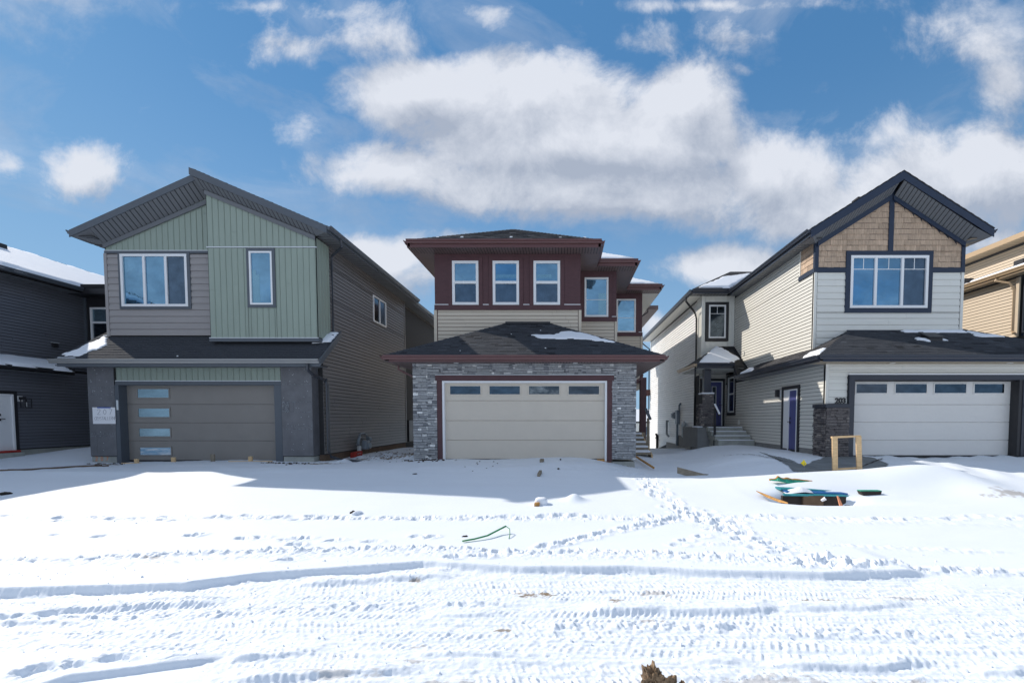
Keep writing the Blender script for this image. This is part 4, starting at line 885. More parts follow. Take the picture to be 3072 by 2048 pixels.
downspout(H, [(-5.15, 20.0, 7.0), (-5.15, 20.0, 6.8), (-4.55, 19.9, 6.45), (-4.52, 19.9, 6.2), (-4.52, 19.9, 3.2)], 'charcoal')
# entry porch on the right
MB().box(3.02, 3.26, 17.9, 18.14, .4, 2.87).build('porch_column', 'brown', H, bevel=.006); MB().box(2.75, 2.82, 19.3, 19.45, .3, 2.87).build('entry_trim', 'brown', H); MB().box(2.15, 2.75, 19.4, 19.6, .3, 2.87).build('entry_wall', 'beige', H)
MB().box(2.16, 3.2, 17.8, 19.4, .55, .72).build('porch_deck', 'woodold', H)
st = MB()
for i in range(5):
    st_ = MB().box(2.3, 3.02, 15.6 + i * .44, 15.6 + (i + 1) * .44 + .03, .02 + i * .14, .10 + i * .14).build('stair_tread', 'woodold', H)
    sn = MB().box(2.28, 3.0, 15.58 + i * .44, 15.58 + (i + 1) * .44, .101 + i * .14, .165 + i * .14).build('tread_snow', 'snow', H, bevel=.02)
MB().obox((3.03, 15.6, -.25), (.05, 0, 0), (0, 2.2, .7), (0, 0, .25)).build('stair_stringer', 'wood', H); MB().obox((2.25, 15.6, -.25), (.05, 0, 0), (0, 2.2, .7), (0, 0, .25)).build('stair_stringer', 'wood', H)
MB().box(3.05, 3.13, 16.55, 16.63, .0, 1.28).build('rail_post', 'woodold', H); MB().obox((3.04, 16.2, 1.22), (.1, 0, 0), (0, .9, .38), (0, 0, .05)).build('handrail', 'navymetal', H)
for k in (ks, kr, kt, kp): k.finish()

# ================================================================== light grey and tan shake house on the right
K = thing('shake_gable_house', 'two storey house with tan shake gable, navy trim, pale siding and the number 203', 'house', (10, 14, 0))
ks = Kit('siding_board', 'siding_boards'); kb = Kit('batten_board', 'batten_boards'); kr = Kit('shingle', 'shingles'); kt = Kit('stone', 'stones'); ke = Kit('shake', 'shakes')
y = 15.2; x0, x1 = 8.28, 13.14; P0 = V((x0, y, 0)); wd_ = x1 - x0
win = (.99, 3.84, 4.74, 6.74)
uf = core(K, 'upper_front_wall', P0, FX, FN, [(0, 3.2), (wd_, 3.2), (wd_, 7.3), (2.43, 8.86), (0, 7.3)], 'navy', .2)
hang(ks, uf, P0, FX, FN, rect(.08, wd_ - .08, 3.3, 6.05), [win], .21, 'lights', DUTCH)
corner(K, (x0, y, 0), 3.3, 6.05, 'lights', (-1, 0, 0)); corner(K, (x1, y, 0), 3.3, 6.05, 'lights', (1, 0, 0))
MB().box(x0 - .03, x0 + win[0] + .02, y - .05, y, 6.05, 6.2).build('belt_board', 'navy', K, bevel=.004); MB().box(x0 + win[1] - .02, x1 + .03, y - .05, y, 6.05, 6.2).build('belt_board', 'navy', K, bevel=.004)
sp = [(.09, 6.21), (wd_ - .09, 6.21), (wd_ - .09, 6.93), (2.43, 8.42), (.09, 6.93)]
clad(ke, uf, P0, FX, UP, FN, sp, [win, (2.37, 2.51, 6.7, 9.0)], list(even(6.21, 8.75, .178)), lambda r: r.uniform(.10, .26), SHAKE, .005, 'shake')
MB().box(x0 + 2.36, x0 + 2.52, y - .045, y, 6.74, 8.85).build('gable_post', 'navy', K, bevel=.004)
MB().box(x0 - .03, x0 + .09, y - .045, y, 6.2, 7.3).build('corner_board', 'navy', K, bevel=.004); MB().box(x1 - .09, x1 + .03, y - .045, y, 6.2, 7.3).build('corner_board', 'navy', K, bevel=.004)
trim4(K, P0, FX, FN, *win, .15, 'navy', .055)
window(K, P0, FX, FN, win[0] + .15, win[1] - .15, win[2] + .15, win[3] - .15, cols=(1.97, 2.84), fw=.085, panes=['glass', 'glass', 'glassdark'], grille=(True, .36), d=.07)
# upper side wall facing left, and the rear wing
P1 = V((x0, y, 0))
us = core(K, 'upper_side_wall', P1, *WESTW, rect(0, 7.0, 3.2, 7.2), 'gap', .15)
hang(ks, us, P1, *WESTW, rect(.06, 7.0, 3.3, 7.05), [(-1, .98, 6.05, 9)], .118, 'creams')
clad(ke, us, P1, WESTW[0], UP, WESTW[1], rect(.05, .9, 6.21, 7.1), [], list(even(6.21, 7.1, .178)), lambda r: r.uniform(.10, .26), SHAKE, .005, 'shake')
MB().box(x0 - .05, x0, y - .03, y + .98, 6.05, 6.2).build('belt_board', 'navy', K, bevel=.004); MB().box(x0 - .03, x0, y + .9, y + .96, 6.2, 7.1).build('shake_end_post', 'lights', K)
MB().box(x0 - .04, x0, y - .03, y + .06, 6.2, 7.2).build('corner_board', 'navy', K)
MB().box(x0 - .03, x0, y, y + .07, 3.3, 6.05).build('corner_post', 'lights', K)
MB().box(x0 - .05, x0 - .02, 20.9, 21.0, 4.15, 4.33).build('wall_vent', 'lights', K)
bay = core(K, 'bay_wall', (6.70, 22.2, 0), FX, FN, rect(0, 1.58, 3.4, 7.2), 'gap', .2)
board_batten(kb, bay, (6.70, 22.2, 0), FX, FN, rect(.02, 1.56, 3.5, 7.16), [(.14, 1.24, 4.98, 6.86)], 'lights', .2)
MB().box(6.66, 6.74, 22.16, 22.2, 3.4, 7.16).build('corner_post', 'lights', K)
trim4(K, (6.70, 22.2, 0), FX, FN, .17, 1.27, 5.0, 6.86, .14, 'black', .05); window(K, (6.70, 22.2, 0), FX, FN, .31, 1.13, 5.14, 6.72, fw=.07, panes=['glassgar'], grille=(True, .35), d=.06)
RX = 6.70
bs = core(K, 'rear_side_wall', (RX, 22.2, 0), *WESTW, [(0, 3.0), (1.0, .33), (1.0, .3), (13.0, -1.4), (13.0, 7.25), (0, 7.25)], 'gap', .15)
board_batten(kb, bs, (RX, 22.2, 0), *WESTW, rect(.02, .85, 3.4, 7.16), [], 'lights', .2)
hang(ks, bs, (RX, 22.2, 0), *WESTW, [(.9, .33), (4.2, .22), (4.2, -.2), (7, -.35), (13.0, -1.35), (13.0, 7.1), (.9, 7.1)], [], .14, 'frostbounce', SOFTLAP)
MB().box(RX + .02, RX + .14, 22.2, 35.2, -2.2, .36).build('foundation', 'parge', K); MB().box(RX - .04, RX + .1, 22.2, 26.4, -1.5, .30).build('foundation', 'parge', K); MB().box(RX - .04, RX + .1, 26.4, 29.4, -2, -.24).build('foundation', 'parge', K)
MB().box(RX + .16, 14.9, 22.45, 35.0, -1.5, 7.2).build('house_body', 'creams', K); MB().box(8.35, 13.05, 15.45, 23, 3.2, 7.1).build('house_body', 'creams', K)
# main roof
apx, apz = 10.71, 9.03
roof_plane(kr, K, 'roof_left', [(7.84, 24, 7.24), (7.84, 14.7, 7.24), (apx, 14.7, apz), (apx, 24, apz)], 'shingle2', shingles=False)
roof_plane(kr, K, 'roof_right', [(13.64, 14.7, 7.24), (13.64, 24, 7.24), (apx, 24, apz), (apx, 14.7, apz)], 'shingle2', shingles=False)
# shingle edge showing along the rakes
for sgn, xe in ((-1, 7.84), (1, 13.64)):
    A = V((xe, 14.66, 7.24)); B = V((apx, 14.66, apz)); n_c = 26; d = (B - A) / n_c
    for i in range(n_c): MB().obox(A + d * i + UP * (.012 if i % 2 else .02), d * .97, V((0, .4, 0)), UP * .02).build('edge_shingle', 'shingle2', K)
rake(K, (7.84, 14.7, 7.24), (apx, 14.7, apz), (0, -1, 0), 'navy', .27); rake(K, (apx, 14.7, apz), (13.64, 14.7, 7.24), (0, -1, 0), 'navy', .24)
for xa, za, xb, zb in ((8.28, 7.26, 10.66, 8.76), (10.76, 8.76, 13.14, 7.26)):
    U = V((xb - xa, 0, zb - za)); soffit(K, (xa, 14.72, za), U, (0, .47, -.30), U.length / 21, 'darksoffit')
    q = V((xa, 14.72, za)) if xa < 10 else V((xb, 14.72, zb)); tip = V((7.9 if xa < 10 else 13.6, 14.72, 7.03))
    MB().prism([q, q + V((0, .47, -.30)), tip], (0, 0, .02)).build('soffit_return', 'darksoffit', K)
    MB().prism([q + V((0, .47, -.30)), tip, tip + V((0, .7, 0)), q + V((0, .7, -.2))], (0, 0, .02)).build('soffit_return', 'darksoffit', K)
MB().obox((x0 + .02, 15.15, 6.86), (2.38, 0, 1.50), (0, -.05, 0), (0, 0, .22)).build('frieze_board', 'navy', K); MB().obox((x1 - .02, 15.15, 6.86), (-2.4, 0, 1.50), (0, -.05, 0), (0, 0, .14)).build('frieze_board', 'navy', K)
gutter(K, (7.84, 21.7, 7.26), (7.84, 14.7, 7.26), (-1, 0, 0), 'navymetal'); fascia(K, (7.84, 14.72, 7.24), (7.84, 21.7, 7.24), (-1, 0, 0), 'navymetal', .2)
gutter(K, (13.64, 14.7, 7.26), (13.64, 21.7, 7.26), (1, 0, 0), 'navymetal')
soffit(K, (7.86, 14.9, 7.04), (0, 6.9, 0), (.44, 0, 0), .2); soffit(K, (13.12, 14.9, 7.04), (0, 6.9, 0), (.5, 0, 0), .2, 'tansoffit')
MB().box(9.78, 10.08, 15.45, 15.8, 8.30, 8.62).build('roof_vent', 'shingle2', K, bevel=.02)
A, B = V((6.08, 21.7, 7.34)), V((8.0, 21.7, 7.34))
roof_plane(kr, K, 'wing_roof_front', [A, B, (10.6, 24.4, 9.0), (8.82, 24.4, 9.0)], 'shingle2'); roof_plane(kr, K, 'wing_roof_left', [(6.08, 35.4, 7.34), A, (8.82, 24.4, 9.0), (8.82, 32.7, 9.0)], 'shingle2', shingles=False)
gutter(K, A, B - V((.2, 0, 0)), (0, -1, 0), 'navymetal'); fascia(K, A, B - V((.2, 0, 0)), (0, -1, 0), 'navymetal', .2)
gutter(K, (6.08, 35.4, 7.34), A, (-1, 0, 0), 'navymetal'); fascia(K, (6.08, 21.72, 7.34), (6.08, 35.4, 7.34), (-1, 0, 0), 'navymetal', .18)
soffit(K, (6.1, 22.2, 7.16), (0, 13, 0), (.58, 0, 0), .2, 'lights'); soffit(K, (6.1, 21.72, 7.14), (1.7, 0, 0), (0, .46, 0), .15)
downspout(K, [(6.02, 22.6, 7.2), (6.02, 22.6, 7.0), (6.5, 22.75, 6.5), (6.60, 22.8, 6.2), (6.60, 22.8, 4.0)], 'black', .05); downspout(K, [(6.6, 22.9, 3.3), (6.60, 22.9, .35), (6.35, 22.6, .0), (6.1, 21.6, -.28)], 'black', .055)
downspout(K, [(6.03, 35.2, 7.2), (6.1, 35.2, 7.0), (6.6, 35.2, 6.6), (6.6, 35.2, -1.2)], 'black', .06); MB().box(6.15, 6.68, 35.1, 36.2, 3.05, 3.5).build('rear_deck', 'brown', K); MB().box(6.1, 6.2, 35.3, 35.45, 2.4, 2.9).build('deck_brace', 'black', K)
# garage
gx = 7.82
gp_ = MB(); gp_.box(gx, 8.55, 13.6, 14.0, .14, 2.95); gp_.box(13.7, 15.2, 13.6, 14.0, .14, 2.95); gp_.box(8.55, 13.7, 13.6, 14.0, 2.45, 2.95)
gf = gp_.build('garage_front_wall', 'gap', K); P0 = V((gx, 13.6, 0))
hang(ks, gf, P0, FX, FN, rect(.07, 7.3, 1.7, 2.88), [(.62, 5.9, 0, 2.58)], .2, 'lights', DUTCH)
corner(K, (gx, 13.6, 0), 1.7, 2.88, 'lights', (-1, 0, 0))
MB().box(gx - .09, 8.46, 13.42, 14.16, 1.58, 1.69).build('stone_cap', 'navymetal', K, bevel=.005)
sb = MB().box(gx - .04, 8.45, 13.5, 14.12, .0, 1.58).build('stone_base', 'mortar', K)
cz = .1; crs = []
while cz < 1.56:
    e = r_.choice([.05, .06, .075, .09]); crs.append((cz, min(e, 1.575 - cz))); cz += e
ledgestone(kt, sb, (gx - .04, 13.5, 0), FX, FN, 0, .67, .08, 1.575, [], 'stonedark')
clad(kt, sb, (gx - .04, 13.5, 0), (0, 1, 0), UP, (-1, 0, 0), rect(0, .62, .08, 1.575), [], crs, lambda r: r.uniform(.12, .3), STONE, .006, 'stonedark')
sb2 = MB().box(13.72, 15.2, 13.5, 13.6, .0, 1.58).build('stone_base', 'mortar', K); MB().box(13.7, 15.2, 13.42, 13.6, 1.585, 1.69).build('stone_cap', 'navymetal', K)
clad(kt, sb2, (13.72, 13.5, 0), FX, UP, FN, rect(0, .6, .08, 1.575), [], crs, lambda r: r.uniform(.12, .38), STONE, .006, 'stonedark')
MB().box(8.46, 13.75, 13.50, 13.62, 2.40, 2.55).build('door_head_trim', 'navymetal', K, bevel=.004); MB().box(8.44, 13.77, 13.49, 13.62, 2.552, 2.585).build('flashing', 'white', K)
MB().box(8.46, 8.62, 13.50, 13.62, .10, 2.40).build('door_side_trim', 'navymetal', K, bevel=.004); MB().box(13.6, 13.75, 13.50, 13.62, .10, 2.40).build('door_side_trim', 'navymetal', K, bevel=.004)
MB().box(13.5, 13.6, 13.52, 13.9, .10, 2.40).build('door_jamb', 'black', K); MB().box(8.62, 13.6, 13.62, 13.9, 2.37, 2.40).build('door_jamb', 'black', K)
garage_door(K, 8.64, 13.52, 13.82, .12, 2.42, 'greydoor', [.61, 1.15, 1.68], [(8.84, 9.76, 2.03, 2.30, gp), (10.02, 10.96, 2.03, 2.30, gp), (11.2, 12.15, 2.03, 2.30, gp), (12.4, 13.3, 2.03, 2.30, gp)], None, 'greydoor')
pot_light(K, 9.55, 13.28, 2.87); pot_light(K, 12.95, 13.28, 2.87)
gsd = core(K, 'garage_side_wall', (gx, 13.6, 0), *WESTW, rect(0, 8.6, .1, 2.95), 'gap', .15)
dr = (1.44, 2.66, .12, 2.36); nw = (7.05, 8.1, 1.42, 3.3)
hang(ks, gsd, (gx, 13.6, 0), *WESTW, rect(.06, 8.5, .3, 2.88), [dr, nw], .118, 'lights')
MB().box(gx - .03, gx, 13.6, 13.68, 1.7, 2.88).build('corner_post', 'lights', K); MB().box(gx - .015, gx + .1, 13.95, 22, -.4, .3).build('foundation', 'parge', K)
trim4(K, (gx, 13.6, 0), *WESTW, dr[0], dr[1], dr[2] - .02, dr[3] + .02, .12, 'black', .05, 'door_trim'); entry_door(K, (gx, 13.6, 0), *WESTW, dr[0] + .12, dr[1] - .50, dr[2] + .02, dr[3] - .1, 'purple', handle_s=dr[1] - .62)
MB().box(gx - .03, gx - .002, 13.6 + dr[1] - .50, 13.6 + dr[1] - .12, dr[2], dr[3] - .1).build('white_side_panel', 'white', K)
MB().box(gx - .05, gx, 13.95, 14.03, .9, 1.03).build('wall_outlet', 'lights', K)
MB().box(gx - .05, gx, 20.2, 20.32, 1.0, 1.2).build('wall_outlet', 'lights', K)
A, B = V((7.24, 12.95, 3.04)), V((15.6, 12.95, 3.04))
roof_plane(kr, K, 'garage_roof', [A, B, (12.95, 15.6, 4.37), (9.87, 15.6, 4.37)], 'shingle'); roof_plane(kr, K, 'garage_roof_side', [(7.24, 19.2, 3.04), A, (9.87, 15.6, 4.37), (9.87, 19.2, 4.37)], 'shingle2')
roof_plane(kr, K, 'garage_roof_right', [B, (15.6, 20, 3.04), (12.95, 20, 4.37), (12.95, 15.6, 4.37)], 'shingle', shingles=False); cap(K, A, (9.3, 15.02, 4.08)); cap(K, B, (12.95, 15.6, 4.37))
MB().box(9.35, 13.0, 15.12, 15.16, 4.10, 4.17).build('roof_flashing', 'navymetal', K)
gutter(K, A + UP * .01, B + UP * .01, (0, -1, 0), 'navymetal'); fascia(K, A + V((.1, 0, 0)), B, (0, -1, 0), 'navy', .17)
gutter(K, (7.24, 19.15, 3.05), (7.24, 12.95, 3.05), (-1, 0, 0), 'navymetal'); fascia(K, (7.24, 12.97, 3.04), (7.24, 19.15, 3.04), (-1, 0, 0), 'navymetal', .18)
soffit(K, (7.26, 12.97, 2.87), (8.2, 0, 0), (0, .63, 0), .12, 'tansoffit'); soffit(K, (7.26, 13.6, 2.87), (0, 5.6, 0), (.56, 0, 0), .15, 'darksoffit')
vt = MB(); vt.obox((11.28, 14.15, 3.60), (.42, 0, 0), (0, .36, .18), (0, 0, .16)); vt.obox((11.24, 14.1, 3.74), (.5, 0, 0), (0, .42, .2), (0, 0, .03)); vt.build('roof_vent', 'black', K, bevel=.01)
MB().box(gx + .16, 15.1, 14.02, 22.1, 0, 2.86).build('garage_body', 'lights', K)
# entry
ew = core(K, 'entry_wall', (6.55, 22.0, 0), FX, FN, rect(0, 1.3, .3, 3.6), 'gap', .1); hang(ks, ew, (6.55, 22, 0), FX, FN, rect(0, 1.28, .9, 3.6), [(.04, 1.2, .9, 3.12)], .118, 'lights')
trim4(K, (6.55, 22, 0), FX, FN, .02, 1.22, .78, 3.18, .11, 'black', .05, 'door_trim'); entry_door(K, (6.55, 22, 0), FX, FN, .13, 1.11, .92, 3.06, 'purple', lite=(.62, .78, 1.16, 2.78), handle_s=.99)
trim4(K, (gx, 13.6, 0), *WESTW, *nw, .12, 'black', .05); window(K, (gx, 13.6, 0), *WESTW, nw[0] + .12, nw[1] - .12, nw[2] + .12, nw[3] - .12, rows=(2.4,), fw=.07, panes=['glassgar'])
A, B = V((5.72, 19.6, 3.62)), V((7.3, 19.6, 3.62)); D, E_, F_ = V((7.46, 22.2, 4.76)), V((8.28, 22.2, 4.76)), V((8.28, 20.45, 3.50)); Cc = V((7.3, 19.12, 3.03))
roof_plane(kr, K, 'porch_roof', [A, B, D], 'shingle2'); roof_plane(kr, K, 'porch_roof_left', [(5.72, 22.6, 3.62), A, D], 'shingle2', shingles=False)
roof_plane(kr, K, 'porch_roof_valley', [B, F_, E_, D], 'shingle2', shingles=False); roof_plane(kr, K, 'porch_roof_valley', [B, Cc, F_], 'shingle2', shingles=False)
gutter(K, A, B, (0, -1, 0), 'navymetal'); fascia(K, A, B, (0, -1, 0), 'navymetal', .22); gutter(K, (5.72, 22.6, 3.62), A, (-1, 0, 0), 'tanmetal'); fascia(K, B, Cc, (-.7, -.7, 0), 'navymetal', .2)
soffit(K, (5.75, 19.62, 3.41), (0, 2.5, 0), (2.0, 0, 0), .15, 'lights'); pot_light(K, 6.9, 20.6, 3.40)
downspout(K, [(5.75, 19.9, 3.5), (5.75, 19.95, 3.35), (6.3, 21.9, 2.95), (6.6, 22.8, 2.6), (6.6, 22.85, 2.3)], 'black', .05)
MB().box(6.12, 6.42, 19.85, 20.15, 2.3, 3.42).build('porch_column', 'navymetal', K, bevel=.01)
pb = MB(); pb.box(6.02, 6.50, 19.75, 20.25, 1.9, 2.32); pb = pb.build('column_base', 'mortar', K)
pb2 = MB().box(5.96, 6.56, 19.75, 20.3, .9, 1.9).build('column_base', 'mortar', K)
clad(kt, pb, (6.02, 19.75, 0), FX, UP, FN, rect(0, .48, 1.9, 2.32), [], list(even(1.9, 2.32, .06)), lambda r: r.uniform(.1, .28), STONE, .006, 'stonedark'); clad(kt, pb2, (5.96, 19.75, 0), FX, UP, FN, rect(0, .6, .9, 1.9), [], list(even(.9, 1.9, .065)), lambda r: r.uniform(.1, .28), STONE, .006, 'stonedark')
clad(kt, pb2, (5.96, 19.75, 0), (0, 1, 0), UP, (-1, 0, 0), rect(0, .5, .9, 1.9), [], list(even(.9, 1.9, .065)), lambda r: r.uniform(.1, .28), STONE, .006, 'stonedark')
MB().box(5.98, 6.54, 19.72, 20.25, 2.322, 2.39).build('cap_snow', 'snow', K, bevel=.03)
MB().box(5.78, 7.75, 19.6, 22.0, .0, .88).build('porch_slab', 'parge', K, bevel=.01); MB().box(5.76, 6.0, 19.58, 20.4, .882, .93).build('porch_snow', 'snow', K, bevel=.02)
for i in range(4):
    z_ = .20 + i * .17; a = 6.30 - i * .05
    MB().box(a, 7.78 - i * .05, 18.45 + i * .29, 19.61, z_ - (.4 if i == 0 else 0), z_ + .17 - .001).build('concrete_step', 'concrete', K, bevel=.008)
    MB().box(a + .03, 7.76 - i * .05, 18.46 + i * .29, 18.46 + (i + 1) * .29, z_ + .17, z_ + .205).build('step_snow', 'snow', K, bevel=.015)
MB().box(6.28, 6.36, 18.95, 19.03, .1, 1.7).build('rail_post', 'black', K); MB().obox((6.29, 18.45, 1.38), (.07, 0, 0), (0, .6, .42), (0, 0, .06)).build('handrail', 'black', K); MB().obox((6.288, 18.45, 1.442), (.074, 0, 0), (0, .6, .42), (0, 0, .02)).build('rail_snow', 'snow', K)
for k in (ks, kb, kr, kt, ke): k.finish()

# ================================================================== dark house at the left edge
D_ = thing('dark_house', 'blue black sided house at the left edge with a snowy roof and white side door', 'house', (-18, 15, 0))
ks = Kit('siding_board', 'siding_boards')
lw = core(D_, 'lower_wall', (-17.3, 10, 0), *EASTW, rect(0, 9, .27, 2.9), 'charcoal_wall', .2); hang(ks, lw, (-17.3, 10, 0), *EASTW, rect(0, 9, .3, 2.85), [(3.2, 4.42, 0, 2.12)], .1, 'darkvinyl')
MB().box(-17.45, -17.32, 10, 19, -.4, .28).build('foundation', 'concrete', D_)
trim4(D_, (-17.3, 10, 0), *EASTW, 3.2, 4.42, .12, 2.12, .1, 'black', .05, 'door_trim'); entry_door(D_, (-17.3, 10, 0), *EASTW, 3.3, 4.32, .24, 2.02, 'white', handle_s=3.95)
MB().box(-17.3, -17.1, 13.3, 14.42, -.1, .2).build('door_step', 'concrete', D_); MB().box(-17.3, -17.12, 13.4, 14.35, .201, .27).build('sill_wrap', 'red', D_, bevel=.02)
uw = core(D_, 'upper_wall', (-18, 10, 0), *EASTW, rect(0, 7.3, 2.8, 6.0), 'charcoal_wall', .2); hang(ks, uw, (-18, 10, 0), *EASTW, rect(0, 7.3, 3.0, 5.9), [], .1, 'darkvinyl')
MB().box(-18, -17.93, 16.12, 16.3, 3.78, 3.92).build('wall_vent', 'black', D_, bevel=.005); MB().box(-18, -17.92, 16.1, 16.32, 3.922, 3.94).build('vent_hood', 'whiteline', D_)
bw_ = core(D_, 'bump_wall', (-18, 17.3, 0), FX, FN, rect(0, 1.3, 3, 6.0), 'black', .2)
window(D_, (-18, 17.3, 0), FX, FN, .26, 1.2, 4.2, 5.42, rows=(4.86,), fw=.07, panes=['glassgar', 'glassteal'], d=.06); MB().box(-18, -17.9, 17.26, 17.3, 3.2, 5.9).build('corner_post', 'charcoal', D_)
MB().box(-21, -18.15, 9.0, 25, 0, 5.9).build('house_body', 'charcoal_wall', D_); MB().box(-18.2, -17.45, 10, 19, 0, 2.8).build('garage_body', 'charcoal_wall', D_); MB().box(-18.1, -16.8, 17.5, 25, 0, 5.9).build('house_body', 'charcoal_wall', D_)
r1 = roof_plane(ks, D_, 'roof', [(-17.5, 8.5, 6.0), (-17.5, 26, 6.0), (-21, 26, 7.75), (-21, 8.5, 7.75)], 'shingle', shingles=False)
roof_plane(ks, D_, 'roof_back', [(-24.5, 26, 6.0), (-24.5, 8.5, 6.0), (-21, 8.5, 7.75), (-21, 26, 7.75)], 'shingle', shingles=False)
gutter(D_, (-17.5, 8.5, 6.0), (-17.5, 16.75, 6.0), (1, 0, 0), 'charcoal'); fascia(D_, (-17.5, 8.5, 6.0), (-17.5, 16.75, 6.0), (1, 0, 0), 'black', .2); soffit(D_, (-18, 10, 5.8), (0, 7.2, 0), (.5, 0, 0), .2)
MB().box(-18, -16.6, 16.75, 17.3, 5.78, 6.0).build('bump_eave', 'black', D_); MB().box(-17.5, -16.5, 16.72, 25, 6.0, 6.12).build('bump_roof', 'roofcore', D_)
roof_plane(ks, D_, 'lower_roof', [(-16.9, 10, 2.9), (-16.9, 15.8, 2.9), (-18, 15.8, 3.3), (-18, 10, 3.3)], 'shingle', shingles=False)
fascia(D_, (-16.9, 10, 2.9), (-16.9, 15.8, 2.9), (1, 0, 0), 'black', .15); soffit(D_, (-17.3, 10, 2.75), (0, 5.8, 0), (.4, 0, 0), .2); MB().box(-17.3, -16.9, 15.8, 15.83, 2.75, 3.0).build('roof_end', 'black', D_)
for a, b in ((12.6, -18.35), (13.4, -18.9), (16.4, -20.1), (11.9, -19.6), (14.7, -20.6)):
    zz_ = 6 + .5 * (-17.5 - b); MB().box(b - .2, b + .2, a - .2, a + .2, zz_ - .15, zz_ + .17).build('roof_vent', 'black', D_, bevel=.03)
for i in range(3):
    MB().box(-17.29, -16.6 - i * .1, 17.2 + i * .3, 18.6, .2 + i * .16, .36 + i * .16 - .002).build('concrete_step', 'concrete', D_, bevel=.01); MB().box(-17.28, -16.62 - i * .1, 17.22 + i * .3, 17.52 + i * .3, .36 + i * .16, .42 + i * .16).build('step_snow', 'snow', D_, bevel=.015)
ks.finish()

# ================================================================== tan house at the right edge
T_ = thing('tan_house', 'tan sided house at the right edge with snow on its lower roof', 'house', (18, 18, 0))
ks = Kit('siding_board', 'siding_boards')
tw = core(T_, 'side_wall', (17.3, 17.5, 0), *WESTW, rect(0, 6, 2, 6.7), 'gap', .2); hang(ks, tw, (17.3, 17.5, 0), *WESTW, rect(.08, 6, 2.5, 6.6), [], .125, 'tan')
MB().box(17.24, 17.3, 17.45, 17.58, 2.5, 6.6).build('corner_post', 'tan', T_)
MB().box(17.5, 22, 17.6, 26, -.5, 6.6).build('house_body', 'tan', T_)
fr = MB().box(17.4, 22, 15.8, 17.45, 4.3, 6.6).build('window_bay', 'navy', T_)
window(T_, (17.4, 15.8, 0), *WESTW, .05, 1.6, 4.5, 6.45, fw=.06, m='navymetal', panes=['glassteal'])
roof_plane(ks, T_, 'lower_roof', [(16.9, 24, 6.87), (16.9, 14.8, 6.87), (19.5, 14.8, 7.75), (19.5, 24, 7.75)], 'shingle', shingles=False)
gutter(T_, (16.9, 24, 6.87), (16.9, 14.8, 6.87), (-1, 0, 0), 'tanmetal'); fascia(T_, (16.9, 14.8, 6.87), (16.9, 24, 6.87), (-1, 0, 0), 'tanmetal', .2); soffit(T_, (16.92, 15, 6.67), (0, 8.5, 0), (.4, 0, 0), .2, 'tansoffit')
u2 = core(T_, 'top_wall', (19.5, 14.8, 0), *WESTW, rect(0, 12, 7.3, 8.75), 'gap', .2); hang(ks, u2, (19.5, 14.8, 0), *WESTW, rect(0, 12, 7.6, 8.6), [], .125, 'tan')
roof_plane(ks, T_, 'top_roof', [(18.9, 27, 8.95), (18.9, 14.2, 8.95), (22.5, 14.2, 10.2), (22.5, 27, 10.2)], 'shingle', shingles=False); fascia(T_, (18.9, 14.2, 8.95), (18.9, 27, 8.95), (-1, 0, 0), 'tanmetal', .22)
soffit(T_, (18.92, 14.3, 8.72), (0, 12, 0), (.58, 0, 0), .18, 'tansoffit')
downspout(T_, [(16.84, 18.0, 6.78), (16.84, 18.0, 6.62), (17.1, 17.7, 6.45), (17.22, 17.62, 6.2), (17.22, 17.62, 4.6), (17.15, 17.5, 4.5)], 'tanmetal', .05)
pr_ = MB().box(16.4, 19, 15.6, 17.3, 4.05, 4.22).build('porch_roof', 'black', T_)
for a, b in ((18.0, 17.9), (20.2, 17.6), (16.8, 18.3)): MB().box(b - .2, b + .2, a - .2, a + .2, 6.9 + (b - 16.9) * .34 - .05, 6.9 + (b - 16.9) * .34 + .2).build('roof_vent', 'black', T_, bevel=.03)
ks.finish()

# pale door edges and beams seen behind some panes, built just proud of the glass as part of the windows' things
def glimpse(par, x0, x1, y, z0, z1): MB().box(x0, x1, y - .0145, y - .0128, z0, z1).build('room_glimpse', 'glassroom', par)
glimpse(G, -9.47, -9.30, 14.0, 4.74, 5.75); glimpse(G, -9.30, -9.20, 14.0, 4.74, 5.60)
glimpse(G, -13.78, -13.70, 14.45, 4.82, 6.28)
glimpse(H, -2.34, -1.62, 16.0, 6.12, 6.24); glimpse(H, -.93, -.40, 16.0, 6.12, 6.24); glimpse(H, 1.36, 1.66, 17.85, 5.27, 6.10)

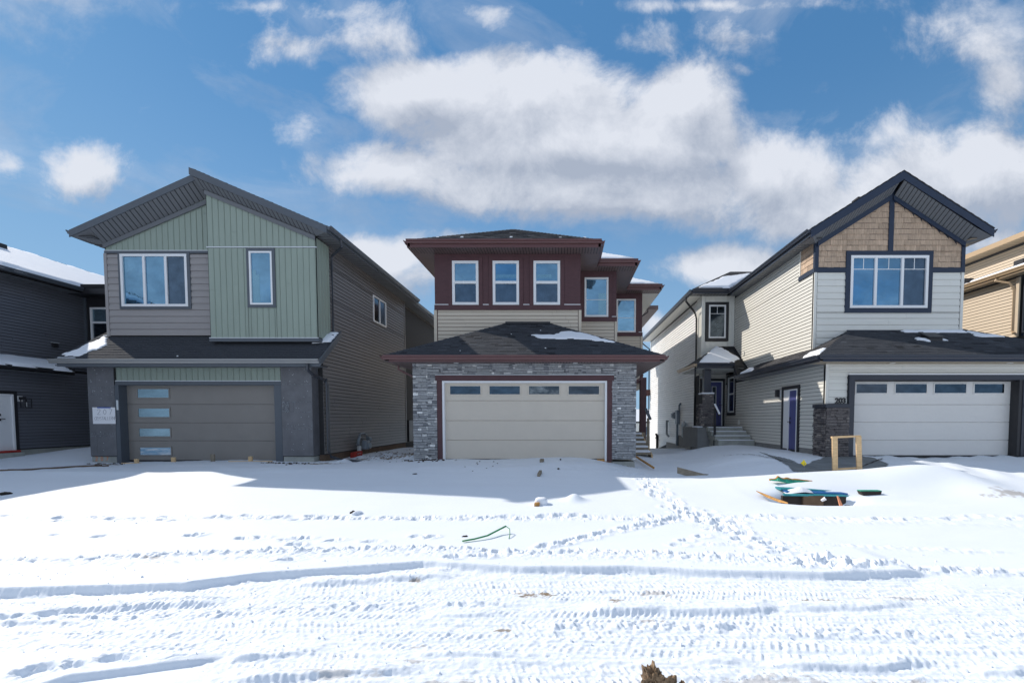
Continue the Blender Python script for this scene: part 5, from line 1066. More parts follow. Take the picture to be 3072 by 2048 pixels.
# ================================================================== snow lying on roofs
def snow_on(label, pts, u_ref, h=.05, rag=.12, step=.05, expo=0.143, name='roof_snow', lift=.012, seed=0):
    """snow patch on a plane: outline in 3D, ragged along the shingle courses"""
    pts = [V(p) for p in pts]; u = V(u_ref).normalized(); n = (pts[1] - pts[0]).cross(pts[2] - pts[0]).normalized()
    if n.z < 0: n = -n
    u = (u - n * u.dot(n)).normalized(); v = n.cross(u)
    if v.z < 0: v = -v
    P = [((p - pts[0]).dot(u), (p - pts[0]).dot(v)) for p in pts]
    a0, a1 = min(p[0] for p in P) - rag, max(p[0] for p in P) + rag; b0, b1 = min(p[1] for p in P) - rag, max(p[1] for p in P) + rag
    nx_, ny_ = max(3, int((a1 - a0) / step)), max(3, int((b1 - b0) / step)); S, T = np.meshgrid(np.linspace(a0, a1, nx_), np.linspace(b0, b1, ny_))
    sd = np.full(S.shape, 1e9); ins = np.zeros(S.shape, bool)
    for i in range(len(P)):
        (ax, ay), (bx, by) = P[i], P[(i + 1) % len(P)]; ex, ey = bx - ax, by - ay; t = np.clip(((S - ax) * ex + (T - ay) * ey) / (ex * ex + ey * ey + 1e-9), 0, 1)
        sd = np.minimum(sd, np.hypot(S - ax - t * ex, T - ay - t * ey))
        cond = ((ay > T) != (by > T)); xi = (bx - ax) * (T - ay) / (by - ay + 1e-12) + ax; ins ^= cond & (S < xi)
    sd = np.where(ins, sd, -sd)
    q = np.floor(T / expo) if expo else T * 8
    sd = sd + rag * 1.6 * vnoise(S * 2.2 + seed, q * 7.7 + seed) + rag * .5 * vnoise(S * 7 + seed, T * 9)
    hh = h * np.clip(sd / (h * 1.5), -1, 1) ; hh = np.where(sd > 0, h * np.sqrt(np.clip(sd / (h * 1.6), 0, 1)) + .006 * vnoise(S * 4, T * 4), -.03)
    keep = (sd[:-1, :-1] > 0) | (sd[1:, :-1] > 0) | (sd[:-1, 1:] > 0) | (sd[1:, 1:] > 0)
    ctr = pts[0]; vs_ = [tuple(u * float(s) + v * float(t) + n * float(hh_ + lift)) for s, t, hh_ in zip(S.ravel(), T.ravel(), hh.ravel())]
    idx = np.arange(S.size).reshape(S.shape); F = [(idx[i, j], idx[i, j + 1], idx[i + 1, j + 1], idx[i + 1, j]) for i, j in zip(*np.nonzero(keep))]
    used = sorted(set(k for f in F for k in f)); mp_ = {k: i for i, k in enumerate(used)}
    me = bpy.data.meshes.new(name); me.from_pydata([vs_[k] for k in used], [], [tuple(mp_[k] for k in f) for f in F]); me.materials.append(M['snow']); me.shade_smooth()
    o = bpy.data.objects.new(name, me); C.objects.link(o); o.location = ctr; o['kind'] = 'stuff'; o['label'] = label; o['category'] = 'snow'
    return o
gr_ = lambda x: 3.03 + (x - 12.95) * .5016      # middle garage roof height by depth
mg = lambda x, y: (x, y, gr_(y))
snow_on('ragged snow patch right of centre on the black garage roof of the brown trimmed house', [mg(-1.0, 14.7), mg(-.3, 14.72), mg(-.1, 15.05), mg(.3, 15.15), mg(.7, 14.85), mg(1.05, 14.5), mg(1.6, 14.02), mg(.9, 14.22), mg(.5, 14.35), mg(-.1, 14.36), mg(-.7, 14.4)], (1, 0, 0), .03, .09, .035, seed=3)
rr_ = lambda x, y: (x, y, 3.03 + (2.87 - x) * .454)
snow_on('thin snow along the right slope of the black garage roof of the brown trimmed house', [rr_(2.8, 13.2), rr_(2.8, 19), rr_(.9, 19), rr_(.9, 15.1)], (0, 1, 0), .05, .08, .06)
snow_on('snow on the second step roof of the brown trimmed house', [(1.25, 17.35, 7.22), (2.7, 17.35, 7.22), (1.6, 18.5, 7.82), (.9, 18.5, 7.82)], (1, 0, 0), .07, .05, .05, 0)
snow_on('snow on the third and lowest step roof of the brown trimmed house', [(2.85, 20.55, 7.25), (4.25, 20.5, 7.22), (3.2, 21.6, 7.8), (2.4, 21.6, 7.8)], (1, 0, 0), .06, .08, .05, 0, seed=5)
snow_on('snow on the right end of the garage roof of the green house', [(-7.75, 14.15, 3.57), (-7.2, 14.2, 3.61), (-7.16, 14.66, 3.98), (-7.42, 14.68, 4.0)], (1, 0, 0), .05, .05, .03, 0)
snow_on('melting snow glaze standing in for sun glint on wet shingles at the left hip of the garage roof of the green house', [(-14.85, 13.5, 3.05), (-14.3, 13.5, 3.05), (-14.0, 14.0, 3.45), (-14.25, 14.42, 3.79), (-14.5, 14.5, 3.85)], (1, 0, 0), .018, .14, .03, .143, seed=9)  # thin white sheet put in for the sun glint on wet shingles
hgt = lambda y: 3.04 + (y - 12.95) * .502
kg = lambda x, y: (x, y, hgt(y))
snow_on('snow strip against the wall at the top of the garage roof below the tan gable', [kg(11.2, 14.95), kg(13.1, 14.95), kg(13.1, 15.15), kg(11.0, 15.15)], (1, 0, 0), .05, .06, .04, seed=2)
snow_on('snow speckles right of the wall on the garage roof below the tan gable', [kg(13.2, 14.6), kg(13.9, 14.5), kg(13.4, 15.0), kg(13.2, 15.2)], (1, 0, 0), .035, .16, .04, seed=7)
snow_on('small snow heap left of the roof vent on the garage roof below the tan gable', [kg(10.95, 14.25), kg(11.25, 14.05), kg(11.3, 14.3), kg(11.05, 14.45)], (1, 0, 0), .05, .06, .03, 0, seed=4)
snow_on('tiny snow heap right of the roof vent on the garage roof below the tan gable', [kg(11.72, 14.2), kg(11.86, 14.15), kg(11.8, 14.4), kg(11.7, 14.45)], (1, 0, 0), .04, .03, .03, 0)
ks_ = lambda x, y: (x, y, 3.04 + (x - 7.24) * .506)
snow_on('snow patch on the side slope of the garage roof by its front hip corner', [ks_(7.35, 13.1), ks_(7.3, 14.0), ks_(7.75, 14.4), ks_(7.85, 13.65)], (0, 1, 0), .05, .05, .04, 0)
snow_on('snow patch at the rear of the garage side roof next to the porch roof', [ks_(7.32, 17.8), ks_(7.32, 19.1), ks_(7.9, 19.2), ks_(7.6, 18.2)], (0, 1, 0), .05, .08, .05, 0)
pr2 = lambda x, y: (x, y, 3.62 + (y - 19.6) * .4385)
snow_on('deep snow on the small porch roof beside the purple front door', [pr2(5.8, 19.68), pr2(7.2, 19.68), pr2(7.75, 20.3), pr2(7.5, 21.9), pr2(7.35, 22.1)], (1, 0, 0), .07, .07, .05, .143)
snow_on('snow on the hipped rear roof behind the bay window', [(6.35, 21.85, 7.44), (7.9, 21.85, 7.44), (9.0, 23.0, 8.15), (9.9, 23.9, 8.7), (9.4, 23.9, 8.7), (8.1, 23.4, 8.4)], (1, 0, 0), .07, .07, .06, .143)
sr = lambda x, y: (x, y, 6.0 + .5 * (-17.5 - x))
snow_on('snow blanket on the roof of the dark house', [sr(-17.55, 9), sr(-17.55, 25.5), sr(-20.75, 25.5), sr(-20.7, 9)], (0, 1, 0), .08, .18, .12, .3)
s2_ = lambda x, y: (x, y, 2.9 + .3636 * (-16.9 - x))
snow_on('snow on the low side roof above the white door of the dark house', [s2_(-16.92, 10.3), s2_(-16.92, 15.75), s2_(-17.95, 15.75), s2_(-17.95, 14.2), s2_(-17.3, 12.5)], (0, 1, 0), .06, .12, .06, .2)
s3_ = lambda x, y: (x, y, 6.87 + .3385 * (x - 16.9))
snow_on('snow on the lower roof of the tan house', [s3_(17.5, 15), s3_(17.5, 23.5), s3_(19.3, 23.5), s3_(19.3, 15)], (0, 1, 0), .08, .15, .09, .2)
fl = MB()
for k in range(9):
    x = rng.uniform(-4.3, 2.0); y_ = rng.uniform(13.0, 15.7)
    if abs(x + 1.2) > 3.7 - (y_ - 12.95): continue
    a = rng.uniform(.01, .022); fl.obox((x, y_, gr_(y_) + .02), (a * 1.8, 0, 0), (0, a, a * .5), (0, 0, .015))
for k in range(7): x = -4.4 + k * .85; fl.obox((x, 16.0 + rng.uniform(0, .25), 7.5), (.09, 0, 0), (0, .05, .03), (0, 0, .03))
for k in range(4):
    x = rng.uniform(12.8, 14.5); y_ = rng.uniform(13.2, 14.6); fl.obox((x, y_, hgt(y_) + .02), (.04, 0, 0), (0, .02, .01), (0, 0, .015))
for k in range(2):
    x = rng.uniform(-12, -10.5); y_ = rng.uniform(13.5, 14.2); fl.obox((x, y_, 2.97 + (y_ - 13.4) * .803 + .02), (.04, 0, 0), (0, .02, .016), (0, 0, .015))
o = fl.build('snow_flecks', 'snow'); tag(o, 'scattered flecks of snow on the black shingle roofs', kind='stuff')

# ================================================================== things in the yards
def zg(x, y): return ground_z(x, y)
# gas meter on the taupe side wall
t = thing('gas_meter', 'grey gas meter with piping on the dark taupe side wall of the green house', 'gas meter', (-7.35, 16.6, -.15))
mb = MB(); mb.tube([(-7.36, 16.35, -.2), (-7.36, 16.35, .35)], .02, 8); mb.tube([(-7.36, 16.35, .35), (-7.36, 16.4, .62), (-7.36, 16.55, .72), (-7.36, 16.85, .72), (-7.36, 17.0, .66), (-7.36, 17.0, .5)], .028, 8); mb.tube([(-7.47, 17.15, .68), (-7.36, 17.0, .68)], .03, 8); mb.build('pipe', 'meter', t, smooth=True)
MB().box(-7.42, -7.22, 16.68, 17.0, .12, .46).build('meter_body', 'meter', t, bevel=.05); MB().disc((-7.22, 16.9, .26), (1, 0, 0), .11, .05).build('meter_face', 'meter', t, smooth=False); MB().disc((-7.36, 17.12, .50), (.3, 1, 0), .08, .12).build('regulator', 'meter', t)
MB().box(-7.40, -7.30, 16.30, 16.42, .08, .28).build('shutoff_valve', 'whiteline', t, bevel=.01); MB().tube([(-7.36, 16.28, .3), (-7.34, 16.3, .5), (-7.34, 16.4, .62)], .05, 8).build('elbow', 'meter', t, smooth=True)
mb = MB(); mb.obox((-7.42, 15.75, -.12), (.22, 0, .02), (0, .55, .02), (0, .03, .2)); up_thing(mb, 'red_bag', 'red', 'crumpled red bag against the footing below the gas meter', 'bag', bevel=.04)
up_thing(MB().box(-7.45, -7.2, 15.85, 16.2, .0, .06), 'snow_clump', 'snow', 'little snow cap on the red bag below the gas meter', 'snow', bevel=.025)
# electric meter and pipes on the pale rear wall
t = thing('electric_meter', 'grey electric meter box and conduit on the pale side wall left of the porch', 'electric meter', (6.6, 26, -.2))
MB().box(6.50, 6.68, 26.1, 26.5, .95, 1.75).build('meter_box', 'meter', t, bevel=.02); MB().disc((6.5, 27.0, 1.45), (-1, 0, 0), .13, .1).build('meter_dial', 'meter', t); MB().box(6.5, 6.68, 26.8, 27.2, 1.25, 1.65).build('meter_box', 'meter', t, bevel=.02)
MB().tube([(6.58, 26.3, 1.0), (6.58, 26.3, -.3)], .07, 8).build('conduit', 'meter', t, smooth=True); MB().tube([(6.6, 25.95, 1.75), (6.6, 25.95, 2.05), (6.66, 25.85, 2.1)], .06, 8).build('conduit', 'meter', t, smooth=True)
t2 = up_thing(MB().tube([(6.6, 28.6, 1.1), (6.5, 28.6, 1.15), (6.5, 28.6, .3), (6.52, 28.2, .18)], .07, 8), 'vent_pipe', 'meter', 'thin hooked vent pipe left of the electric meter', 'pipe', smooth=True)
up_thing(MB().tube([(6.66, 24.6, .9), (6.5, 24.6, 1.05), (6.45, 24.5, .9), (6.45, 24.5, .35), (6.6, 24.5, .22)], .10, 8), 'vent_pipe', 'whiteline', 'thick pale vent pipe between the electric meter and the porch downspout', 'pipe', smooth=True)
up_thing(MB().tube([(6.6, 32.0, -.9), (6.6, 32.0, .1), (6.5, 31.8, .18), (6.5, 31.8, -.1)], .09, 8), 'hose_bib', 'black', 'short black standpipe low on the pale side wall near its rear', 'pipe', smooth=True)
# wall lamps
t = thing('wall_lamp', 'black lantern wall lamp beside the white side door of the dark house', 'lamp', (-17.2, 14.5, 1.65))
MB().box(-17.29, -17.27, 14.40, 14.58, 1.80, 1.98).build('back_plate', 'white', t); MB().box(-17.27, -17.12, 14.47, 14.55, 1.86, 1.95).build('arm', 'black', t)
mb = MB()
for a in (-17.2, -17.04):
    for b in (14.46, 14.62): mb.box(a - .008, a + .008, b - .008, b + .008, 1.62, 1.88)
mb.box(-17.21, -17.03, 14.45, 14.63, 1.88, 1.90); mb.box(-17.21, -17.03, 14.45, 14.63, 1.60, 1.62); mb.build('lantern_frame', 'black', t); MB().tube([(-17.12, 14.54, 1.63), (-17.12, 14.54, 1.78)], .02, 8).build('bulb', 'lens', t)
t = thing('wall_lamp', 'small black box wall lamp left of the narrow purple side door', 'lamp', (7.7, 16.45, 2.0)); MB().box(7.78, 7.80, 16.30, 16.46, 2.05, 2.28).build('back_plate', 'white', t); MB().box(7.66, 7.78, 16.4, 16.54, 2.03, 2.29).build('lamp_shade', 'black', t, bevel=.008)
up_thing(MB().tube([(6.62, 21.97, 3.28), (6.62, 21.88, 3.25), (6.62, 21.8, 3.2)], .04, 8), 'security_camera', 'white', 'tiny white camera above the left corner of the purple front door', 'camera', smooth=True)
# strokes
def strokes(polys, o, u, v, n, s, w_, name, m, parent):
    mb = MB(); o, u, v, n = V(o), V(u), V(v), V(n)
    for pl_ in polys:
        for a, b in zip(pl_[:-1], pl_[1:]):
            A = o + u * a[0] * s + v * a[1] * s; B = o + u * b[0] * s + v * b[1] * s; d = (B - A); pp = d.cross(n).normalized() * w_
            mb.obox(A - pp / 2, d, pp, n * .002)
    return mb.build(name, m, parent)
GL = {'2': [[(0, .8), (.15, 1), (.45, 1), (.55, .75), (0, 0), (.6, .02)]], '0': [[(.3, 1), (.05, .7), (.05, .3), (.3, 0), (.55, .3), (.55, .7), (.3, 1)]], '7': [[(0, 1), (.6, 1), (.15, 0)]],
      'C': [[(.55, .9), (.3, 1), (.05, .6), (.1, .15), (.35, 0), (.55, .12)]], 'R': [[(0, 0), (.05, 1), (.45, .95), (.45, .6), (.05, .5), (.5, 0)]], 'Y': [[(0, 1), (.25, .55)], [(.55, 1), (.15, 0)]],
      'S': [[(.5, .9), (.2, 1), (.05, .75), (.45, .35), (.35, .05), (0, .1)]], 'T': [[(0, 1), (.6, 1)], [(.3, 1), (.25, 0)]], 'A': [[(0, 0), (.3, 1), (.5, 0)], [(.1, .4), (.45, .4)]], 'L': [[(.1, 1), (.05, 0), (.45, 0)]],
      'E': [[(.45, 1), (.05, 1), (.05, 0), (.45, 0)], [(.05, .5), (.35, .5)]], 'N': [[(0, 0), (.05, 1), (.45, 0), (.5, 1)]]}
def write(txt, o, u, v, n, s, w_, name, m, parent, adv=.85):
    ps = []
    for i, ch in enumerate(txt): ps += [[(x + i * adv, y_) for x, y_ in pl_] for pl_ in GL.get(ch, [])]
    return strokes(ps, o, u, v, n, s, w_, name, m, parent)
t = thing('paper_sign', 'hand lettered white paper sign reading 207 taped to the left black pillar', 'sign', (-14, 13.87, 1.1))
MB().box(-14.33, -13.64, 13.872, 13.877, 1.10, 1.60).build('sheet', 'paper', t); MB().box(-14.18, -13.77, 13.869, 13.8715, 1.575, 1.605).build('tape', 'tape', t)
write('207', (-14.18, 13.8715, 1.38), FX, UP, FN, .16, .009, 'number_writing', 'ink', t, 1.1); write('CRYSTALLERNN', (-14.28, 13.8715, 1.21), (1, 0, .02), UP, FN, .10, .006, 'street_writing', 'ink', t, .56)
write('207', (-14.36, 13.925, -.03), FX, UP, FN, .12, .02, 'spray_marks', 'spray', G, 1.35)
fc = bpy.data.curves.new('house_number', 'FONT'); fc.body = '203'; fc.size = .215; fc.extrude = .012; fc.offset = .008; fc.materials.append(M['black'])
tmp_ = bpy.data.objects.new('tmp_number', fc); C.objects.link(tmp_); bpy.context.view_layer.update(); me = bpy.data.meshes.new_from_object(tmp_); bpy.data.objects.remove(tmp_)
o = bpy.data.objects.new('house_number', me); C.objects.link(o); o.location = (8.08, 13.565, 1.72); o.rotation_euler = (R(90), 0, 0); tag(o, 'black numerals 203 beside the light garage door above dark stone', 'house number')
# wooden stakes in front of the green house door
for i, (x, hgt_, lb) in enumerate([(-13.03, .13, 'short wooden stake in the snow at the left end of the taupe garage door'), (-11.9, .14, 'short wooden stake under the left half of the taupe garage door'), (-10.7, .22, 'tallest wooden stake before the middle of the taupe garage door'), (-9.55, .15, 'wooden stake at the right part of the taupe garage door')]):
    y_ = 13.85; z_ = zg(x, y_); mb = MB().box(x - .055, x + .055, y_ - .03, y_ + .03, z_ - .1, z_ + hgt_); up_thing(mb, 'wooden_stake', 'woodold' if i == 2 else 'wood', lb, 'stake', 'stakes along the taupe garage door', bevel=.006)
for (x0_, y0_, x1_, y1_, nm, lb) in [(-13.5, 13.85, -11.9, 13.8, 'form_board', 'thin wooden board half buried along the left of the taupe garage door'), (-10.2, 13.8, -8.9, 13.85, 'form_board', 'thin wooden board half buried along the right of the taupe garage door')]:
    z_ = zg(x0_, y0_); up_thing(MB().obox((x0_, y0_, z_ - .03), (x1_ - x0_, y1_ - y0_, 0), (0, .04, 0), (0, 0, .05)), nm, 'wood', lb, 'board')
# driveway pegs by the middle house
z_ = zg(-.55, 10.9); up_thing(MB().obox((-.62, 10.75, z_ - .05), (.07, 0, 0), (.02, .5, .02), (0, 0, .12)), 'wood_block', 'woodold', 'larger grey wood block lying on the shaded snow before the beige garage door', 'wood block', bevel=.01)
z_ = zg(-.6, 12.7); up_thing(MB().obox((-.66, 12.6, z_ - .05), (.10, 0, 0), (.02, .16, .0), (0, 0, .14)), 'wood_block', 'woodold', 'smaller grey wood peg nearer the beige garage door', 'wood block', bevel=.01)
for (x, y_, s_, lb) in [(-.1, 12.9, .04, 'thin dark twig standing right of the wood pegs'), (-.15, 11.6, .05, 'dark speck of wood right of the larger wood block')]:
    z_ = zg(x, y_); up_thing(MB().obox((x, y_, z_ - .02), (s_, 0, 0), (0, .12, 0), (0, 0, .05)), 'wood_chip', 'dark', lb, 'wood chip')
mb = MB()
for k, (x, y_) in enumerate([(-2.42, 12.6), (-2.35, 12.3), (-2.6, 11.9), (-2.3, 11.4), (-1.85, 12.6), (-1.9, 12.1), (-2.0, 11.7), (-2.0, 12.9), (-2.4, 12.9)]):
    z_ = zg(x, y_); mb.obox((x, y_, z_ - .02), (.035, .012, 0), (-.02, .16, 0), (0, 0, .026))
o = mb.build('wood_slivers', 'dark'); tag(o, 'dark slivers of buried boards in the snow before the beige garage door', kind='stuff')
z_ = zg(-.43, 7.75); up_thing(MB().obox((-.5, 7.72, z_ - .04), (.085, .01, 0), (.01, .07, 0), (0, 0, .10)), 'orange_block', 'woodorange', 'orange wood block poking from the sunny snow below the garage shade', 'wood block', bevel=.01)
mb = MB().obox((-.5, 7.80, z_ - .05), (.22, 0, 0), (0, .22, 0), (0, 0, .17)); up_thing(mb, 'snow_lump', 'snow', 'rounded snow lump behind the orange wood block', 'snow', bevel=.06, smooth=True)
# green strapping
pp = [(-1.25, 5.58), (-1.12, 5.68), (-.98, 5.82), (-.87, 6.02), (-.78, 6.12)]
mb = MB(); mb.tube([(x, y_, zg(x, y_) + .02 + .07 * (i / 4) ** 2) for i, (x, y_) in enumerate(pp)], .011, 6, 1.5); mb.tube([(-.78, 6.12, zg(-.78, 6.12) + .09), (-.72, 6.05, zg(-.75, 6.0) + .07), (-.70, 5.9, zg(-.7, 5.9) + .03), (-.70, 5.8, zg(-.7, 5.8))], .006, 6)
up_thing(mb, 'green_strap', 'hose', 'curved piece of green strapping on the sunny snow in the middle', 'strap', smooth=True)
# planks
def plank(a, b, w_, th_, m, name, lb, cat='plank', tilt=0, **k):
    a, b = V(a), V(b); d = b - a; s = d.cross(UP).normalized(); s = (s * math.cos(tilt) + UP * math.sin(tilt)) * w_; n = d.cross(s).normalized() * th_
    mb = MB().obox(a, d, s, n); return up_thing(mb, name, m, lb, cat, **k)
plank((2.88, 11.45, .04), (3.85, 11.2, -.20), .16, .035, 'woodold', 'weathered_plank', 'weathered plank leaning out of the shaded snow right of the footpath', tilt=-1.25, bevel=.006)
plank((3.25, 11.75, zg(3.25, 11.75) + .05), (3.7, 11.5, zg(3.7, 11.5) - .01), .10, .03, 'dark', 'dark_plank', 'dark board end behind the weathered plank', tilt=.2)
plank((2.35, 15.5, zg(2.35, 15.5) + .1), (2.68, 13.3, -.16), .05, .05, 'woodorange', 'path_edge_board', 'long thin board edging the snowy walk beside the stone garage corner', bevel=.005)
# debris pit
PZ = -.12
def pit_poly(pts3, d, name, m, lb, cat='board', **k): return up_thing(MB().prism(pts3, d), name, m, lb, cat, **k)
def gp3(x, y_, dz=0): return (x, y_, zg(x, y_) + dz)
import itertools
# splintered green board: curved sheet with ragged top
top = []; bot = []
for i in range(25):
    f = i / 24; x = 4.23 + 1.07 * f; y_ = 9.22 + .06 * f
    body_ = np.interp(f, [0, .12, .35, .55, 1], [.0, .02, .07, .075, .0]); zt = np.interp(f, [0, .15, .35, .6, 1], [.01, .018, .018, .0, -.055])
    rag = np.interp(f, [0, .12, .17, .24, .3, .36, .42, 1], [0, .0, .065, .01, .005, .03, 0, 0]) + rng.uniform(0, .008)
    top.append(V((x, y_ + .06, zt + rag))); bot.append(V((x, y_ - .04, zt - body_ - .012)))
o = thing('broken_green_board', 'splintered sheet of green painted plywood at the back of the debris pit', 'board', (4.7, 9.2, -.1)); gbm = MB(); sp_ = MB()
for i in range(24):
    gbm.prism([bot[i], bot[i + 1], V((top[i + 1].x, top[i + 1].y, min(top[i + 1].z, bot[i + 1].z + .09) - .012)), V((top[i].x, top[i].y, min(top[i].z, bot[i].z + .09) - .012))], (0, .012, .004))
    a_, b_ = top[i], top[i + 1]; c_ = V((b_.x, b_.y, b_.z - .03)); d_ = V((a_.x, a_.y, a_.z - .03)); sp_.prism([d_, c_, b_, a_], (0, .035, .008))
gbm.build('green_face', 'greenboard', o); sp_.build('splintered_edge', 'woodorange', o)
def taper(a, b, c, d, th_, m, name, lb, cat='board', **k): return up_thing(MB().prism([a, b, c, d], (0, 0, -th_)), name, m, lb, cat, **k)
taper((4.22, 8.78, -.105), (5.62, 8.90, -.165), (5.50, 9.02, -.155), (4.20, 8.98, -.09), .028, 'tealboard', 'teal_board', 'teal edged board across the back of the debris pit', bevel=.004)
taper((4.28, 8.66, -.135), (5.1, 8.74, -.16), (5.1, 8.82, -.155), (4.26, 8.80, -.125), .03, 'blueboard', 'blue_board', 'blue board at the left middle of the debris pit', bevel=.004)
taper((4.75, 8.60, -.155), (5.48, 8.70, -.178), (5.40, 8.80, -.168), (4.75, 8.74, -.15), .03, 'blueboard', 'blue_board', 'blue board just behind the front teal board of the debris pit', bevel=.004)
taper((4.13, 8.44, -.165), (5.38, 8.52, -.192), (5.30, 8.60, -.185), (4.15, 8.56, -.158), .022, 'tealboard', 'teal_board', 'front teal edged board lying over the dark hollow of the debris pit', bevel=.003)
up_thing(MB().box(4.14, 5.34, 8.53, 8.60, -.60, -.205), 'hollow_shade', 'dark', 'dark sheet standing in for the shade of the hollow under the front teal board', 'sheet')  # dark panel painted in as the shade of the hollow
up_thing(MB().box(4.50, 4.88, 8.47, 8.528, -.55, -.19), 'brown_box', 'brownbox', 'brown box side in the hollow of the debris pit', 'box')
mb = MB(); n0 = 14
for i in range(n0 + 1):
    for j in range(7):
        u_, v_ = i / n0, j / 6; x = 4.26 + .52 * u_; y_ = 8.58 + .26 * v_; mb.v.append(V((x, y_, -.168 + .03 * v_ + .10 * max(0, 1 - abs(u_ - .6) * 2) ** .8 * math.sin(math.pi * min(1, v_ * .8 + .1)) - .02 * (abs(u_ - .5) > .45))))
for i in range(n0):
    for j in range(6): a = i * 7 + j; mb.f.append((a, a + 7, a + 8, a + 1))
up_thing(mb, 'snow_heap', 'snow', 'peaked snow heap on the blue boards of the debris pit', 'snow', smooth=True)
pl_ = [V((3.69, 8.66, -.125)), V((3.80, 8.50, -.165)), V((3.92, 8.27, -.215)), V((4.01, 8.08, -.245))]; pb_ = [V((3.70, 8.64, -.14)), V((3.80, 8.45, -.215)), V((3.92, 8.22, -.262)), V((4.01, 8.06, -.262))]
mb = MB()
for i in range(3): mb.prism([pb_[i], pb_[i + 1], pl_[i + 1], pl_[i]], (.018, .03, 0))
up_thing(mb, 'orange_plank', 'woodorange', 'orange plywood strip left of the debris pit', 'plank')
mb = MB(); mb.prism([(4.885, 8.05, -.12), (4.905, 8.05, -.125), (4.985, 8.02, -.32), (4.925, 8.02, -.32)], (0, .03, 0)); up_thing(mb, 'orange_stake', 'spray', 'pointed orange stake in front of the debris pit', 'stake')
z_ = zg(5.02, 8.0); up_thing(MB().box(4.99, 5.08, 7.96, 8.02, z_ - .02, z_ + .025), 'black_chunk', 'dark', 'black wood chunk at the foot of the orange stake', 'wood chunk', bevel=.008)
mb = MB(); mb.prism([(5.66, 8.6, -.125), (5.70, 8.6, -.20), (5.80, 8.6, -.26), (5.95, 8.6, -.26), (6.04, 8.6, -.20), (6.06, 8.6, -.125)], (0, .12, 0)); up_thing(mb, 'dark_board_end', 'dark', 'dark board end poking from the drift right of the debris pit', 'board')
up_thing(MB().box(5.66, 6.06, 8.6, 8.72, -.123, -.112), 'green_edge_strip', 'greenboard', 'green edge strip on the dark board end right of the debris pit', 'strip')
up_thing(MB().tube([(4.74, 8.3, -.25), (4.80, 8.27, -.20)], [.022, .034], 10), 'paper_cup', 'paper', 'small white paper cup in the debris pit', 'cup')
# flag
t = thing('marker_flag', 'small yellow marker flag in front of the purple side door', 'flag', (5.78, 10.9, zg(5.78, 10.9)))
MB().tube([(5.80, 10.9, zg(5.80, 10.9) - .02), (5.80, 10.9, .26)], .003, 5).build('wire', 'meter', t)
MB().prism([(5.705, 10.9, .19), (5.775, 10.88, .275), (5.85, 10.9, .17), (5.80, 10.92, .115)], (0, .003, 0)).build('flag_sheet', 'yellow', t)
# lumber frame
t = thing('lumber_frame', 'upright rectangular frame of bare pine lumber standing in the snow mound', 'lumber frame', (6.75, 10.9, zg(6.75, 10.9)))
for xa, xb in ((6.44, 6.49), (7.03, 7.06)):
    MB().obox((xa + .04, 10.88, -.22), (.09, 0, 0), (0, .038, 0), (xb - xa - .09 if xa < 7 else -.06, 0, 1.05)).build('stud', 'wood', t, bevel=.004)
    MB().obox((xa + .13, 10.881, -.22), (.038, .0, 0), (0, .089, 0), (xb - xa - .09 if xa < 7 else -.06, 0, 1.05)).build('stud', 'wood', t, bevel=.004)
MB().obox((6.46, 10.9, .785), (.68, 0, .03), (0, .089, 0), (0, 0, .04)).build('top_plate', 'wood', t, bevel=.004); MB().obox((6.60, 10.9, .02), (.46, 0, .03), (0, .06, 0), (0, 0, .04)).build('cross_piece', 'wood', t, bevel=.004)
MB().obox((7.13, 10.9, -.0), (.20, 0, -.18), (0, .04, 0), (.05, 0, .04)).build('brace', 'wood', t, bevel=.004); MB().obox((6.62, 10.9, -.1), (.13, 0, -.1), (0, .04, 0), (.03, 0, .03)).build('brace', 'wood', t, bevel=.004)
# bare concrete showing on the right driveway
cpts = [(6.27, 14.54), (6.17, 13.41), (6.26, 13.21), (6.4, 12.63), (6.28, 12.13), (6.49, 12.01), (6.96, 12.63), (7.36, 12.97), (7.75, 13.4), (8.11, 13.42), (8.86, 13.45), (8.95, 13.11), (8.6, 12.0), (8.2, 11.5), (7.5, 10.95), (7.18, 10.87), (6.88, 10.87), (6.36, 10.8), (6.04, 10.7), (5.91, 10.75), (5.79, 10.85), (5.58, 10.95), (5.81, 11.69), (5.95, 12.44), (6.03, 13.31)]
o = drape('bare_driveway', cpts, 'concrete_dark', .012, .05); o['kind'] = 'structure'; o['label'] = 'wet bare concrete of the right driveway showing through the snow'
o = drape('driveway_joint', [(7.2, 11.2), (7.24, 11.2), (9.1, 12.9), (9.05, 12.92)], 'dark', .02, .03); o['kind'] = 'structure'
o = drape('driveway_joint', [(5.2, 14.8), (5.25, 14.8), (6.2, 12.2), (6.15, 12.2)], 'dark', .02, .03); o['kind'] = 'structure'
o = drape('bare_driveway_spot', [(5.35, 10.5), (5.6, 10.4), (5.95, 10.45), (5.85, 10.6), (5.5, 10.65)], 'concrete_dark', .012, .04); o['kind'] = 'structure'
# hose lines at the left
z_ = .02
for a, b, lb in (((-14.4, 10.9), (-13.2, 13.1), 'long brown hose lying across the snow left of the green house'), ((-14.1, 11.5), (-13.6, 13.3), 'thin dark hose behind the brown hose at the left')):
    pts = [(a[0] + (b[0] - a[0]) * f + .1 * math.sin(f * 7), a[1] + (b[1] - a[1]) * f) for f in [i / 10 for i in range(11)]]
    up_thing(MB().tube([gp3(x, y_, .01) for x, y_ in pts], .028, 6), 'hose', 'footing' if 'brown' in lb else 'black', lb, 'hose', smooth=True)
